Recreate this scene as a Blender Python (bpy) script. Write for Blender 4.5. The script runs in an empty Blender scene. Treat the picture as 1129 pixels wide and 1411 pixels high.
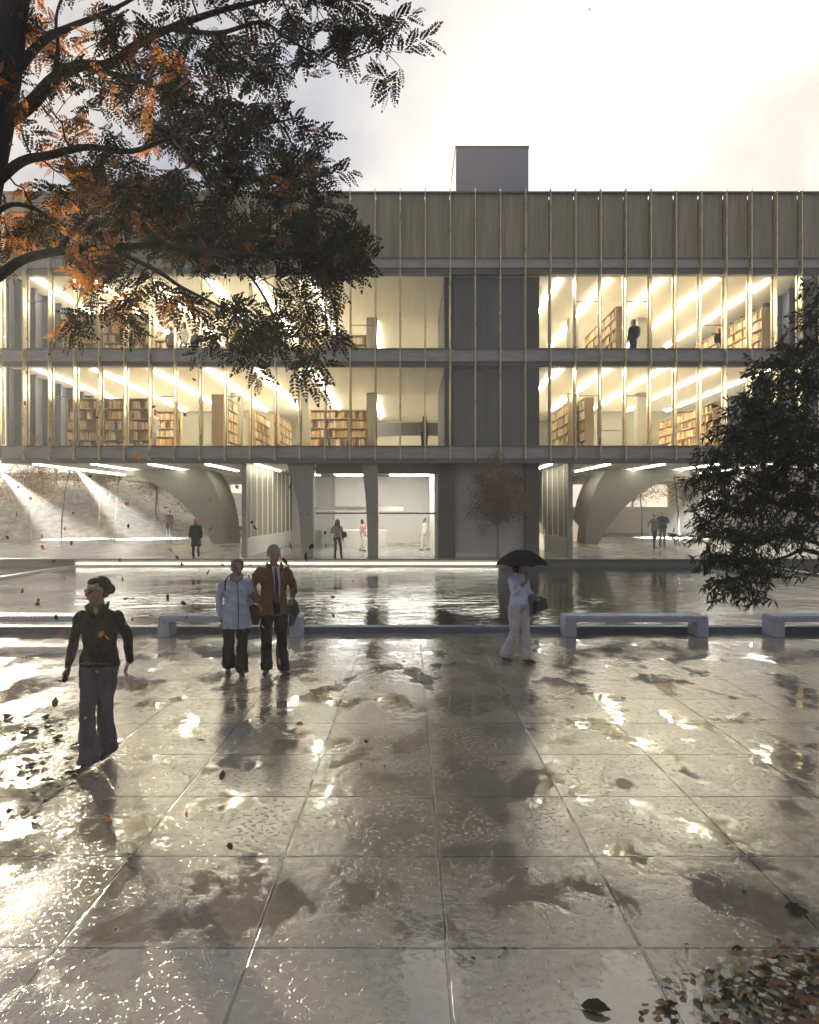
EXPOSURE = 1.03
SKYK = .03      # Nishita share of the sky
WORLDK = 1.0
WATERB = .03
SPOTW = 170000
HAZE = .0036
import bpy, math, random
import numpy as np
from mathutils import Vector, Matrix, noise as mnoise
R = math.radians
rng = random.Random(7)
scene = bpy.context.scene
COL = scene.collection
F = 1010.0; CX = 564.5; CY = 705.0; H = 2.35

def P(px, py, Y):
    """world point of a place seen in the photograph at distance Y"""
    return Vector(((px-CX)*Y/F, Y, H-(py-CY)*Y/F))

# ------------------------------------------------------------------ materials
def mat(name, color, rough=0.6, metal=0.0, var=0.0, vscale=6.0, bump=0.0, bscale=30.0, spec=0.5,
        stretch=(1, 1, 1), emis=None, estr=0.0, transl=None):
    m = bpy.data.materials.new(name); m.use_nodes = True
    nt = m.node_tree; N = nt.nodes; L = nt.links
    b = N['Principled BSDF']
    b.inputs['Base Color'].default_value = (*color, 1)
    b.inputs['Roughness'].default_value = rough
    b.inputs['Metallic'].default_value = metal
    b.inputs['Specular IOR Level'].default_value = spec
    tc = N.new('ShaderNodeTexCoord'); mp = N.new('ShaderNodeMapping')
    mp.inputs['Scale'].default_value = stretch
    L.new(tc.outputs['Object'], mp.inputs['Vector'])
    if var > 0:
        n = N.new('ShaderNodeTexNoise'); n.inputs['Scale'].default_value = vscale
        n.inputs['Detail'].default_value = 6; n.inputs['Roughness'].default_value = .62
        L.new(mp.outputs[0], n.inputs['Vector'])
        r = N.new('ShaderNodeValToRGB')
        r.color_ramp.elements[0].position = .3; r.color_ramp.elements[1].position = .72
        r.color_ramp.elements[0].color = (*[max(0, c*(1-var)) for c in color], 1)
        r.color_ramp.elements[1].color = (*[min(1, c*(1+var)) for c in color], 1)
        L.new(n.outputs['Fac'], r.inputs['Fac']); L.new(r.outputs['Color'], b.inputs['Base Color'])
        rr = N.new('ShaderNodeMapRange'); rr.inputs['To Min'].default_value = max(0.02, rough-.12)
        rr.inputs['To Max'].default_value = min(1, rough+.12)
        L.new(n.outputs['Fac'], rr.inputs['Value']); L.new(rr.outputs[0], b.inputs['Roughness'])
    if bump > 0:
        n2 = N.new('ShaderNodeTexNoise'); n2.inputs['Scale'].default_value = bscale; n2.inputs['Detail'].default_value = 5
        L.new(mp.outputs[0], n2.inputs['Vector'])
        bp = N.new('ShaderNodeBump'); bp.inputs['Strength'].default_value = bump; bp.inputs['Distance'].default_value = .02
        L.new(n2.outputs['Fac'], bp.inputs['Height']); L.new(bp.outputs[0], b.inputs['Normal'])
    if emis:
        b.inputs['Emission Color'].default_value = (*emis, 1); b.inputs['Emission Strength'].default_value = estr
    if transl:
        t = N.new('ShaderNodeBsdfTranslucent'); t.inputs['Color'].default_value = (*transl, 1)
        mx = N.new('ShaderNodeMixShader'); mx.inputs[0].default_value = .45
        L.new(b.outputs[0], mx.inputs[1]); L.new(t.outputs[0], mx.inputs[2])
        L.new(mx.outputs[0], N['Material Output'].inputs['Surface'])
    return m

def glass(name, tint=(.96, .97, .96), refl=1.0, rough=.01):
    m = bpy.data.materials.new(name); m.use_nodes = True
    nt = m.node_tree; N = nt.nodes; L = nt.links; N.clear()
    o = N.new('ShaderNodeOutputMaterial'); t = N.new('ShaderNodeBsdfTransparent'); g = N.new('ShaderNodeBsdfGlossy')
    t.inputs['Color'].default_value = (*tint, 1); g.inputs['Roughness'].default_value = rough
    f = N.new('ShaderNodeFresnel'); f.inputs['IOR'].default_value = 1.45
    mu = N.new('ShaderNodeMath'); mu.operation = 'MULTIPLY'; mu.inputs[1].default_value = refl
    x = N.new('ShaderNodeMixShader')
    L.new(f.outputs[0], mu.inputs[0]); L.new(mu.outputs[0], x.inputs[0]); L.new(t.outputs[0], x.inputs[1]); L.new(g.outputs[0], x.inputs[2])
    L.new(x.outputs[0], o.inputs['Surface'])
    return m

M = {}
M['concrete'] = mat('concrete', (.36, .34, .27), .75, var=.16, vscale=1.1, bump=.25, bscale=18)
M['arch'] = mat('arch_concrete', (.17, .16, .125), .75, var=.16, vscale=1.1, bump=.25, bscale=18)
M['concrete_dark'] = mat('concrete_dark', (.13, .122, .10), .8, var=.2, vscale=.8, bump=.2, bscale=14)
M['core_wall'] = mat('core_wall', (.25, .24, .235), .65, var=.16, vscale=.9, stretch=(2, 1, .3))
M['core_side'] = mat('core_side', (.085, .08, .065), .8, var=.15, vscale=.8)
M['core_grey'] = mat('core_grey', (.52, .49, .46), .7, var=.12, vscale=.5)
M['roof_house'] = mat('roof_house', (.30, .30, .35), .7, var=.06, vscale=.5)
M['panel'] = mat('panel', (.36, .33, .24), .55, metal=.1, var=.26, vscale=1.6, stretch=(4, 1, .25))
M['spandrel'] = mat('spandrel', (.42, .40, .40), .55, metal=.1, var=.22, vscale=2.2, stretch=(.6, 1, 3))
M['lip'] = mat('lip', (.20, .185, .15), .6, var=.1, vscale=2)
M['fin'] = mat('fin', (.80, .67, .42), .30, metal=.7, var=.3, vscale=3.5, stretch=(1, 1, .5))
M['mullion'] = mat('mullion', (.5, .44, .34), .4, metal=.6, var=.1)
M['ceiling'] = mat('ceiling', (.84, .81, .72), .8, var=.05, vscale=1.2, stretch=(3, .4, 1))
M['interior'] = mat('interior', (.62, .58, .47), .8, var=.06)
M['floor_in'] = mat('floor_in', (.52, .46, .36), .5, var=.1)
M['wall_blue'] = mat('wall_blue', (.05, .054, .07), .7, var=.15)
M['wall_pale'] = mat('wall_pale', (.6, .58, .53), .7, var=.05)
M['soffit'] = mat('soffit', (.42, .40, .34), .7, var=.08, vscale=1)
M['wood'] = mat('wood', (.50, .34, .17), .5, var=.2, vscale=5, stretch=(1, 1, 6))
M['pier'] = mat('pier', (.24, .22, .16), .8, var=.12)
M['dark_desk'] = mat('dark_desk', (.07, .06, .055), .5)
M['podium'] = mat('podium', (.25, .24, .21), .22, var=.15, vscale=1.3, bump=.1, bscale=8)
M['kerb'] = mat('kerb', (.09, .105, .16), .5, var=.2, vscale=4, bump=.2)
M['bench'] = mat('bench', (.31, .33, .43), .55, var=.12, vscale=7, bump=.3, bscale=40)
M['pages'] = mat('pages', (.75, .68, .5), .8)
BOOKC = [(.62, .42, .17), (.68, .54, .30), (.48, .24, .09), (.72, .63, .42), (.30, .14, .06), (.56, .33, .12), (.74, .68, .52), (.22, .17, .11), (.62, .36, .10), (.40, .36, .26)]
for i, c in enumerate(BOOKC): M['book%d' % i] = mat('book_cover_%d' % i, c, .6)
M['led'] = mat('led', (.9, .9, .9), .5, emis=(1.0, .93, .76), estr=27)
M['led_out'] = mat('led_out', (.9, .9, .9), .5, emis=(1.0, .95, .84), estr=18)
M['led_pool'] = mat('led_pool', (.9, .9, .9), .5, emis=(1.0, .95, .80), estr=4)
M['led_lobby'] = mat('led_lobby', (.9, .9, .9), .5, emis=(1.0, .95, .88), estr=8)
M['glass'] = glass('glass', refl=.8)
M['glass_lobby'] = glass('glass_lobby', (.93, .94, .94), .8)
M['bark'] = mat('bark', (.035, .030, .026), .95, var=.5, vscale=9, bump=1.0, bscale=30, stretch=(3, 3, .5))
M['bark_pale'] = mat('bark_pale', (.28, .25, .2), .9, var=.3, vscale=12)
def leafm(n, c, t): return mat(n, c, .5, transl=t, spec=.35)
M['leaf_dark'] = leafm('leaf_dark', (.035, .038, .026), (.02, .025, .010))
M['leaf_olive'] = leafm('leaf_olive', (.055, .048, .026), (.05, .035, .012))
M['leaf_brown'] = leafm('leaf_brown', (.16, .075, .03), (.22, .09, .02))
M['leaf_orange'] = leafm('leaf_orange', (.36, .16, .05), (.60, .24, .05))
M['leaf_gold'] = leafm('leaf_gold', (.62, .33, .04), (.75, .36, .04))
M['leaf_green'] = leafm('leaf_green', (.045, .052, .032), (.03, .04, .012))
M['leaf_tan'] = leafm('leaf_tan', (.40, .30, .14), (.3, .2, .06))
M['leaf_umber'] = leafm('leaf_umber', (.065, .05, .035), (.05, .03, .01))
M['leaf_faint'] = leafm('leaf_faint', (.32, .17, .08), (.34, .17, .06))
M['stone_pale'] = mat('stone_pale', (.45, .42, .33), .6, var=.3, vscale=20)
M['metal_dark'] = mat('metal_dark', (.05, .05, .05), .5, metal=.4)
M['far_wall'] = mat('far_wall', (.68, .64, .54), .8, var=.1)

# ------------------------------------------------------------------ mesh builder
class MB:
    def __init__(s): s.v = []; s.f = []; s.m = []; s.sm = []
    def add(s, vs, fs, mi=0, smooth=False):
        o = len(s.v); s.v += [tuple(v) for v in vs]
        for f in fs: s.f.append([i+o for i in f]); s.m.append(mi); s.sm.append(smooth)
    def box(s, x0, x1, y0, y1, z0, z1, mi=0, rot=None, bev=0.0):
        if bev > 0:
            b = bev
            # chamfered box: 24 verts
            vs = []; idx = {}
            for sx in (0, 1):
                for sy in (0, 1):
                    for sz in (0, 1):
                        X = (x0, x1)[sx]; Y = (y0, y1)[sy]; Z = (z0, z1)[sz]
                        dx = b if sx == 0 else -b; dy = b if sy == 0 else -b; dz = b if sz == 0 else -b
                        idx[(sx, sy, sz, 'x')] = len(vs); vs.append((X, Y+dy, Z+dz))
                        idx[(sx, sy, sz, 'y')] = len(vs); vs.append((X+dx, Y, Z+dz))
                        idx[(sx, sy, sz, 'z')] = len(vs); vs.append((X+dx, Y+dy, Z))
            fs = []
            I = lambda a, b_, c, d: idx[(a, b_, c, d)]
            for t in (0, 1):
                fs.append([I(t, 0, 0, 'x'), I(t, 1, 0, 'x'), I(t, 1, 1, 'x'), I(t, 0, 1, 'x')])
                fs.append([I(0, t, 0, 'y'), I(1, t, 0, 'y'), I(1, t, 1, 'y'), I(0, t, 1, 'y')])
                fs.append([I(0, 0, t, 'z'), I(1, 0, t, 'z'), I(1, 1, t, 'z'), I(0, 1, t, 'z')])
            for a in (0, 1):
                for c in (0, 1):
                    fs.append([I(a, c, 0, 'x'), I(a, c, 1, 'x'), I(a, c, 1, 'y'), I(a, c, 0, 'y')])
                    fs.append([I(a, 0, c, 'x'), I(a, 1, c, 'x'), I(a, 1, c, 'z'), I(a, 0, c, 'z')])
                    fs.append([I(0, a, c, 'y'), I(1, a, c, 'y'), I(1, a, c, 'z'), I(0, a, c, 'z')])
            for a in (0, 1):
                for c in (0, 1):
                    for d in (0, 1): fs.append([I(a, c, d, 'x'), I(a, c, d, 'y'), I(a, c, d, 'z')])
        else:
            vs = [(x, y, z) for x in (x0, x1) for y in (y0, y1) for z in (z0, z1)]
            fs = [[0, 1, 3, 2], [4, 6, 7, 5], [0, 4, 5, 1], [2, 3, 7, 6], [0, 2, 6, 4], [1, 5, 7, 3]]
        if rot is not None: vs = [rot @ Vector(v) for v in vs]
        s.add(vs, fs, mi)
    def prism(s, prof, y0, y1, mi=0, axis='y', smooth=False):
        n = len(prof)
        if axis == 'y': vs = [(x, y0, z) for x, z in prof]+[(x, y1, z) for x, z in prof]
        elif axis == 'z': vs = [(x, y, y0) for x, y in prof]+[(x, y, y1) for x, y in prof]
        else: vs = [(y0, a, b) for a, b in prof]+[(y1, a, b) for a, b in prof]
        s.add(vs, [list(range(n)), list(range(2*n-1, n-1, -1))], mi)
        s.add(vs, [[i, i+n, (i+1) % n+n, (i+1) % n] for i in range(n)], mi, smooth)
    def tube(s, pts, rad, n=8, mi=0, ref=(0, 1, 0), cap=True, round_=False):
        pts = [Vector(p) for p in pts]; rings = []; ref = Vector(ref)
        rad = [(r, r) if not isinstance(r, tuple) else r for r in rad]
        if round_:
            d0 = (pts[0]-pts[1]).normalized(); d1 = (pts[-1]-pts[-2]).normalized()
            a, b = rad[0]; c, d = rad[-1]; k0 = min(a, b); k1 = min(c, d)
            pre = [(pts[0]+d0*k0*.95, (a*.3, b*.3)), (pts[0]+d0*k0*.6, (a*.78, b*.78))]
            post = [(pts[-1]+d1*k1*.6, (c*.78, d*.78)), (pts[-1]+d1*k1*.95, (c*.3, d*.3))]
            pts = [p for p, _ in pre]+pts+[p for p, _ in post]; rad = [r for _, r in pre]+rad+[r for _, r in post]
        vs = []; lastu = None
        for i, p in enumerate(pts):
            if i == 0: t = pts[1]-p
            elif i == len(pts)-1: t = p-pts[i-1]
            else: t = pts[i+1]-pts[i-1]
            t.normalize()
            v = ref-t*ref.dot(t)
            if v.length < .15:
                v = Vector((1, 0, 0)); v = v-t*v.dot(t)
            v.normalize(); u = v.cross(t).normalized()
            for k in range(n):
                a = 2*math.pi*k/n
                vs.append(p+u*math.cos(a)*rad[i][0]+v*math.sin(a)*rad[i][1])
        fs = []
        for i in range(len(pts)-1):
            for k in range(n):
                fs.append([i*n+k, i*n+(k+1) % n, (i+1)*n+(k+1) % n, (i+1)*n+k])
        s.add(vs, fs, mi, True)
        if cap:
            s.add(vs[:n], [list(range(n))[::-1]], mi); s.add(vs[-n:], [list(range(n))], mi)
    def ell(s, c, r, mi=0, nu=12, nv=8, M4=None):
        vs = [Vector((0, 0, -1))]
        for j in range(1, nv):
            a = -math.pi/2+math.pi*j/nv
            for i in range(nu):
                b = 2*math.pi*i/nu
                vs.append(Vector((math.cos(a)*math.cos(b), math.cos(a)*math.sin(b), math.sin(a))))
        vs.append(Vector((0, 0, 1)))
        vs = [Vector((v.x*r[0]+c[0], v.y*r[1]+c[1], v.z*r[2]+c[2])) for v in vs]
        if M4 is not None: vs = [M4 @ v for v in vs]
        fs = [[0, 1+(i+1) % nu, 1+i] for i in range(nu)]
        for j in range(nv-2):
            for i in range(nu):
                a = 1+j*nu
                fs.append([a+i, a+(i+1) % nu, a+nu+(i+1) % nu, a+nu+i])
        e = len(vs)-1; a = 1+(nv-2)*nu
        fs += [[a+i, a+(i+1) % nu, e] for i in range(nu)]
        s.add(vs, fs, mi, True)
    def mesh(s, name, mats):
        me = bpy.data.meshes.new(name); me.from_pydata([tuple(v) for v in s.v], [], s.f)
        for m in mats: me.materials.append(m)
        me.polygons.foreach_set('material_index', s.m); me.polygons.foreach_set('use_smooth', s.sm)
        me.update(); return me
    def build(s, name, mats, parent=None):
        if not isinstance(mats, (list, tuple)): mats = [mats]
        o = bpy.data.objects.new(name, s.mesh(name, mats)); COL.objects.link(o)
        if parent is not None: o.parent = parent
        return o

def tag(o, label=None, cat=None, group=None, kind=None):
    if label: o['label'] = label
    if cat: o['category'] = cat
    if group: o['group'] = group
    if kind: o['kind'] = kind
    return o
def empty(name, loc=(0, 0, 0), rz=0.0):
    o = bpy.data.objects.new(name, None); o.location = loc; o.rotation_euler = (0, 0, rz); COL.objects.link(o)
    o.empty_display_size = .2
    return o
def recalc(o):
    import bmesh
    bm = bmesh.new(); bm.from_mesh(o.data); bmesh.ops.recalc_face_normals(bm, faces=bm.faces); bm.to_mesh(o.data); bm.free(); return o
ORD = ['first', 'second', 'third', 'fourth', 'fifth', 'sixth', 'seventh', 'eighth', 'ninth', 'tenth', 'eleventh', 'twelfth']

# ------------------------------------------------------------------ camera
cd = bpy.data.cameras.new('camera'); cam = bpy.data.objects.new('camera', cd); COL.objects.link(cam)
cam.location = (0, 0, H); cam.rotation_euler = (R(90), 0, 0)
cd.sensor_fit = 'HORIZONTAL'; cd.sensor_width = 36; cd.lens = 36*F/1129; cd.clip_end = 3000; cd.clip_start = .05
scene.camera = cam
scene.render.resolution_x = 819; scene.render.resolution_y = 1024
scene.view_settings.view_transform = 'Standard'; scene.view_settings.look = 'None'
scene.view_settings.exposure = EXPOSURE if 'EXPOSURE' in globals() else 0.0

# ------------------------------------------------------------------ light
SUN_AZ = -32.0; SUN_EL = 10.0       # degrees, azimuth from +Y towards +X
sl = bpy.data.lights.new('sun', 'SUN'); sl.energy = 5.0; sl.angle = R(.5); sl.color = (1.0, .83, .60)
so = bpy.data.objects.new('sun', sl); COL.objects.link(so)
sd = Vector((math.sin(R(SUN_AZ))*math.cos(R(SUN_EL)), math.cos(R(SUN_AZ))*math.cos(R(SUN_EL)), math.sin(R(SUN_EL))))
so.rotation_euler = sd.to_track_quat('Z', 'Y').to_euler(); so.location = (-20, 20, 30)

w = bpy.data.worlds.new('World'); scene.world = w; w.use_nodes = True
nt = w.node_tree; N = nt.nodes; L = nt.links; N.clear()
out = N.new('ShaderNodeOutputWorld'); bg = N.new('ShaderNodeBackground')
sky = N.new('ShaderNodeTexSky'); sky.sky_type = 'NISHITA'; sky.sun_disc = False
sky.sun_elevation = R(SUN_EL); sky.sun_rotation = R(SUN_AZ); sky.dust_density = 2.0
tc = N.new('ShaderNodeTexCoord')
def vmath(op, a, b):
    n = N.new('ShaderNodeVectorMath'); n.operation = op
    for i, q in enumerate((a, b)):
        if q is None: continue
        if isinstance(q, tuple): n.inputs[i].default_value = q
        else: L.new(q, n.inputs[i])
    return n
def smath(op, a, b=None):
    n = N.new('ShaderNodeMath'); n.operation = op
    for i, q in enumerate((a, b)):
        if q is None: continue
        if isinstance(q, (int, float)): n.inputs[i].default_value = q
        else: L.new(q, n.inputs[i])
    return n.outputs[0]
def mrange(v, a, b, c=0., d=1.):
    n = N.new('ShaderNodeMapRange'); n.interpolation_type = 'SMOOTHSTEP'; L.new(v, n.inputs['Value'])
    n.inputs['From Min'].default_value = a; n.inputs['From Max'].default_value = b
    n.inputs['To Min'].default_value = c; n.inputs['To Max'].default_value = d; return n.outputs[0]
def mixc(f, a, b):
    n = N.new('ShaderNodeMix'); n.data_type = 'RGBA'
    if isinstance(f, (int, float)): n.inputs['Factor'].default_value = f
    else: L.new(f, n.inputs['Factor'])
    for k, q in (('A', a), ('B', b)):
        s_ = [i for i in n.inputs if i.name == k and i.type == 'RGBA'][0]
        if isinstance(q, tuple): s_.default_value = (*q, 1)
        else: L.new(q, s_)
    return [o for o in n.outputs if o.type == 'RGBA'][0]
D = vmath('NORMALIZE', tc.outputs['Generated'], None).outputs[0]
# cloud veil, lit from behind where the low sun side is bright
wn = N.new('ShaderNodeTexNoise'); wn.inputs['Scale'].default_value = 1.6; wn.inputs['Detail'].default_value = 5; L.new(D, wn.inputs['Vector'])
wsc = vmath('SCALE', wn.outputs['Color'], None); wsc.inputs['Scale'].default_value = .55
warp = vmath('ADD', D, wsc.outputs[0])
cn = N.new('ShaderNodeTexNoise'); cn.inputs['Scale'].default_value = 2.3; cn.inputs['Detail'].default_value = 6; cn.inputs['Roughness'].default_value = .5
L.new(warp.outputs[0], cn.inputs['Vector'])
gd = Vector((330, 1010, 360)).normalized()
dot = N.new('ShaderNodeVectorMath'); dot.operation = 'DOT_PRODUCT'; L.new(D, dot.inputs[0]); dot.inputs[1].default_value = tuple(gd)
glow = mrange(smath('ADD', dot.outputs['Value'], smath('MULTIPLY', smath('SUBTRACT', cn.outputs['Fac'], .5), .16)), .87, .98)
szn = N.new('ShaderNodeSeparateXYZ'); L.new(D, szn.inputs[0])
glow = smath('MULTIPLY', glow, mrange(szn.outputs[2], .50, .72, 1.0, .12))
wide = mrange(dot.outputs['Value'], -.3, .9)
nsk = vmath('SCALE', sky.outputs[0], None); nsk.inputs['Scale'].default_value = SKYK
cloudlo = mixc(wide, (.15, .16, .19), (.215, .24, .31))
cloud = mixc(glow, cloudlo, (.86, .79, .67))
smudge = mrange(cn.outputs['Fac'], .48, .66, 0, .8)
cloud = mixc(smudge, cloud, (.50, .455, .40))
tot = mixc(.90, nsk.outputs[0], cloud)
L.new(tot, bg.inputs['Color']); bg.inputs['Strength'].default_value = WORLDK
L.new(bg.outputs[0], out.inputs['Surface'])
# ------------------------------------------------------------------ ground, water
def grid(name, x0, x1, y0, y1, nx, ny, zf, mats):
    vs = []; fs = []
    for j in range(ny+1):
        for i in range(nx+1):
            x = x0+(x1-x0)*i/nx; y = y0+(y1-y0)*j/ny; vs.append((x, y, zf(x, y)))
    for j in range(ny):
        for i in range(nx):
            a = j*(nx+1)+i; fs.append([a, a+1, a+nx+2, a+nx+1])
    mb = MB(); mb.add(vs, fs, 0, True); return mb.build(name, mats)

def paving_material():
    m = bpy.data.materials.new('wet_paving'); m.use_nodes = True
    nt = m.node_tree; N = nt.nodes; L = nt.links; b = N['Principled BSDF']
    tc = N.new('ShaderNodeTexCoord'); sep = N.new('ShaderNodeSeparateXYZ'); L.new(tc.outputs['Object'], sep.inputs[0])
    def mth(op, a, c=None, d=None):
        n = N.new('ShaderNodeMath'); n.operation = op
        for i, q in enumerate((a, c, d)):
            if q is None: continue
            if isinstance(q, (int, float)): n.inputs[i].default_value = q
            else: L.new(q, n.inputs[i])
        return n.outputs[0]
    def rng_(v, a, c, d=0., e=1.):
        n = N.new('ShaderNodeMapRange'); n.interpolation_type = 'SMOOTHSTEP'; L.new(v, n.inputs['Value'])
        for k, q in zip(('From Min', 'From Max', 'To Min', 'To Max'), (a, c, d, e)): n.inputs[k].default_value = q
        return n.outputs[0]
    def noi(scale, det=4, rough=.55, st=(1, 1, 1), off=(0, 0, 0)):
        mp = N.new('ShaderNodeMapping'); mp.inputs['Scale'].default_value = st; mp.inputs['Location'].default_value = off
        L.new(tc.outputs['Object'], mp.inputs['Vector'])
        n = N.new('ShaderNodeTexNoise'); n.inputs['Scale'].default_value = scale; n.inputs['Detail'].default_value = det
        n.inputs['Roughness'].default_value = rough; L.new(mp.outputs[0], n.inputs['Vector']); return n.outputs['Fac']
    T = 1.05
    def line(v, off, wd):
        fr = mth('FRACT', mth('DIVIDE', mth('SUBTRACT', v, off), T))
        d = mth('MULTIPLY', mth('SUBTRACT', .5, mth('ABSOLUTE', mth('SUBTRACT', fr, .5))), T)
        return rng_(d, wd*.5, wd, 1, 0)
    jx = line(sep.outputs[0], .2, .012); jy = line(sep.outputs[1], 3.949, .012)
    joint = mth('MAXIMUM', jx, jy)
    pud = rng_(noi(1.75, 7, .60, (1, .6, 1), (3.1, 1.7, 0)), .46, .57)       # 1 = puddle
    pud = mth('MULTIPLY', pud, 1)
    wetv = noi(2.3, 5, .6)
    stone = noi(14, 8, .7)
    big = noi(.8, 3)
    cr = N.new('ShaderNodeValToRGB'); L.new(mth('ADD', mth('MULTIPLY', stone, .6), mth('MULTIPLY', big, .4)), cr.inputs['Fac'])
    cr.color_ramp.elements[0].position = .3; cr.color_ramp.elements[0].color = (.14, .122, .09, 1)
    cr.color_ramp.elements[1].position = .7; cr.color_ramp.elements[1].color = (.30, .262, .19, 1)
    mx = N.new('ShaderNodeMix'); mx.data_type = 'RGBA'; L.new(joint, mx.inputs['Factor'])
    sA = [i for i in mx.inputs if i.type == 'RGBA']; L.new(cr.outputs[0], sA[0]); sA[1].default_value = (.03, .03, .03, 1)
    mo = [o for o in mx.outputs if o.type == 'RGBA'][0]
    mx2 = N.new('ShaderNodeMix'); mx2.data_type = 'RGBA'; L.new(mth('MULTIPLY', pud, .2), mx2.inputs['Factor'])
    sB = [i for i in mx2.inputs if i.type == 'RGBA']; L.new(mo, sB[0]); sB[1].default_value = (.07, .07, .07, 1)
    L.new([o for o in mx2.outputs if o.type == 'RGBA'][0], b.inputs['Base Color'])
    # roughness: standing water is smooth, damp stone rougher
    rough = mth('ADD', mth('MULTIPLY', mth('SUBTRACT', 1, pud), rng_(wetv, .35, .7, .11, .24)), .03)
    L.new(rough, b.inputs['Roughness'])
    b.inputs['IOR'].default_value = 1.95
    b.inputs['Specular IOR Level'].default_value = .75
    # relief: pits of the damp stone, drowned in puddles; joints; faint ripples on the puddles
    pits = rng_(noi(26, 3, .5, (1, 1, 1)), .56, .70)
    rel = mth('MULTIPLY', mth('SUBTRACT', 1, mth('MULTIPLY', pud, .93)), mth('ADD', mth('MULTIPLY', noi(9, 6, .6), .9), mth('MULTIPLY', pits, -.55)))
    und = mth('MULTIPLY', noi(1.7, 2, .5), 1.1)
    hgt = mth('ADD', mth('ADD', rel, und), mth('MULTIPLY', joint, -.9))
    bp = N.new('ShaderNodeBump'); bp.inputs['Strength'].default_value = .9; bp.inputs['Distance'].default_value = .0052
    L.new(hgt, bp.inputs['Height']); L.new(bp.outputs[0], b.inputs['Normal'])
    return m

def water_material():
    m = bpy.data.materials.new('pool_water'); m.use_nodes = True
    nt = m.node_tree; N = nt.nodes; L = nt.links; b = N['Principled BSDF']
    b.inputs['Base Color'].default_value = (.012, .013, .008, 1); b.inputs['Roughness'].default_value = .025
    b.inputs['IOR'].default_value = 1.33; b.inputs['Specular IOR Level'].default_value = .28
    tc = N.new('ShaderNodeTexCoord')
    outs = []
    for sc, st, k in ((2.6, (.55, 1, 1), 1.0), (10, (.6, 1, 1), .42), (.35, (1, 1, 1), 0)):
        mp = N.new('ShaderNodeMapping'); mp.inputs['Scale'].default_value = st; L.new(tc.outputs['Object'], mp.inputs['Vector'])
        n = N.new('ShaderNodeTexNoise'); n.inputs['Scale'].default_value = sc; n.inputs['Detail'].default_value = 3
        L.new(mp.outputs[0], n.inputs['Vector'])
        mu = N.new('ShaderNodeMath'); mu.operation = 'MULTIPLY'; mu.inputs[1].default_value = k if k else 1; L.new(n.outputs['Fac'], mu.inputs[0]); outs.append(mu.outputs[0])
    ad = N.new('ShaderNodeMath'); L.new(outs[0], ad.inputs[0]); L.new(outs[1], ad.inputs[1])
    mr = N.new('ShaderNodeMapRange'); L.new(outs[2], mr.inputs['Value']); mr.inputs['From Min'].default_value = .35; mr.inputs['From Max'].default_value = .65
    mr.inputs['To Min'].default_value = .25; mr.inputs['To Max'].default_value = 1.0
    mu = N.new('ShaderNodeMath'); mu.operation = 'MULTIPLY'; L.new(ad.outputs[0], mu.inputs[0]); L.new(mr.outputs[0], mu.inputs[1])
    bp = N.new('ShaderNodeBump'); bp.inputs['Strength'].default_value = 1.0; bp.inputs['Distance'].default_value = WATERB
    L.new(mu.outputs[0], bp.inputs['Height']); L.new(bp.outputs[0], b.inputs['Normal'])
    return m

plaza = grid('plaza_paving', -60, 60, -30, 14.2, 2, 2, lambda x, y: 0.0, paving_material()); tag(plaza, kind='structure')
# land: one sheet to the horizon, plaza, pool and podium lie above it
def land_z(x, y):
    if y < 40: return -.45
    base = -.45+2.0*min(1, max(0, (y-41)/5.0))*.55
    base += 1.15*min(1, max(0, (y-46)/18.0))
    if x < -13:
        hl = min(1, (-13-x)/12.0)*min(1, max(0, (y-40)/10.0)); hl = hl*hl*(3-2*hl)
        base += hl*3.2
    base += .22*mnoise.noise(Vector((x*.35, y*.35, 0)))*min(1, (y-40)/4)
    return base
M['hill_mist'] = mat('hill_ground', (.46, .42, .34), .95, var=.6, vscale=1.8, bump=1, bscale=9)  # pale base colour carries the whitening of mist over the slope
M['land'] = mat('land', (.12, .115, .08), .95, var=.4, vscale=.4)
M['water'] = water_material()
land = grid('ground', -300, 300, -50, 400, 4, 4, lambda x, y: -.5, M['land']); tag(land, kind='structure')
hill = grid('hill', -70, 70, 40, 120, 120, 70, lambda x, y: land_z(x, y) if y < 119 and abs(x) < 69 else -.6, M['hill_mist']); tag(hill, kind='structure')
mb = MB(); mb.box(-45, 45, 14.45, 30.6, -.4, .075); water = mb.build('pool_water', M['water']); tag(water, kind='structure')
mb = MB(); mb.box(-45, 45, 14.2, 14.45, -.3, .125, bev=.01)
for i in range(-14, 15): mb.box(i*3.0+.9, i*3.0+.93, 14.17, 14.19, -.3, .12)
kerb = mb.build('pool_kerb', M['kerb']); tag(kerb, kind='structure')
for x in (-14.0, 14.6):
    mb = MB(); mb.box(x-.12, x+.12, 14.45, 30.6, -.3, .14, bev=.01)
    o = mb.build('pool_ledge', M['podium']); tag(o, kind='structure')
# podium in front of the building, rising gently under its wings
def podium_prof(): return [(30.6, -.4), (30.6, .35), (33.2, .35), (37.5, .74), (46.0, .80), (46.0, -.4)]
mb = MB()
mb.prism(podium_prof(), -40, -7.35, axis='x'); mb.prism(podium_prof(), 7.2, 40, axis='x')
mb.prism([(30.6, -.4), (30.6, .35), (46, .35), (46, -.4)], -7.35, 7.2, axis='x')
pod = recalc(mb.build('podium', M['podium'])); tag(pod, kind='structure')
mb = MB(); mb.box(-60, 60, 30.50, 30.6, -.3, .04)
# light line under the lip of the podium
mb = MB(); mb.box(-13.9, 3.7, 30.53, 30.597, .19, .225)
tag(mb.build('pool_light_line', M['led_pool']), 'long white light line under the podium lip above the water', 'light strip')
mb = MB(); mb.box(-40, 40, 30.35, 30.62, .36, .41, bev=.008)
tag(mb.build('podium_lip', M['podium']), kind='structure')

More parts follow.
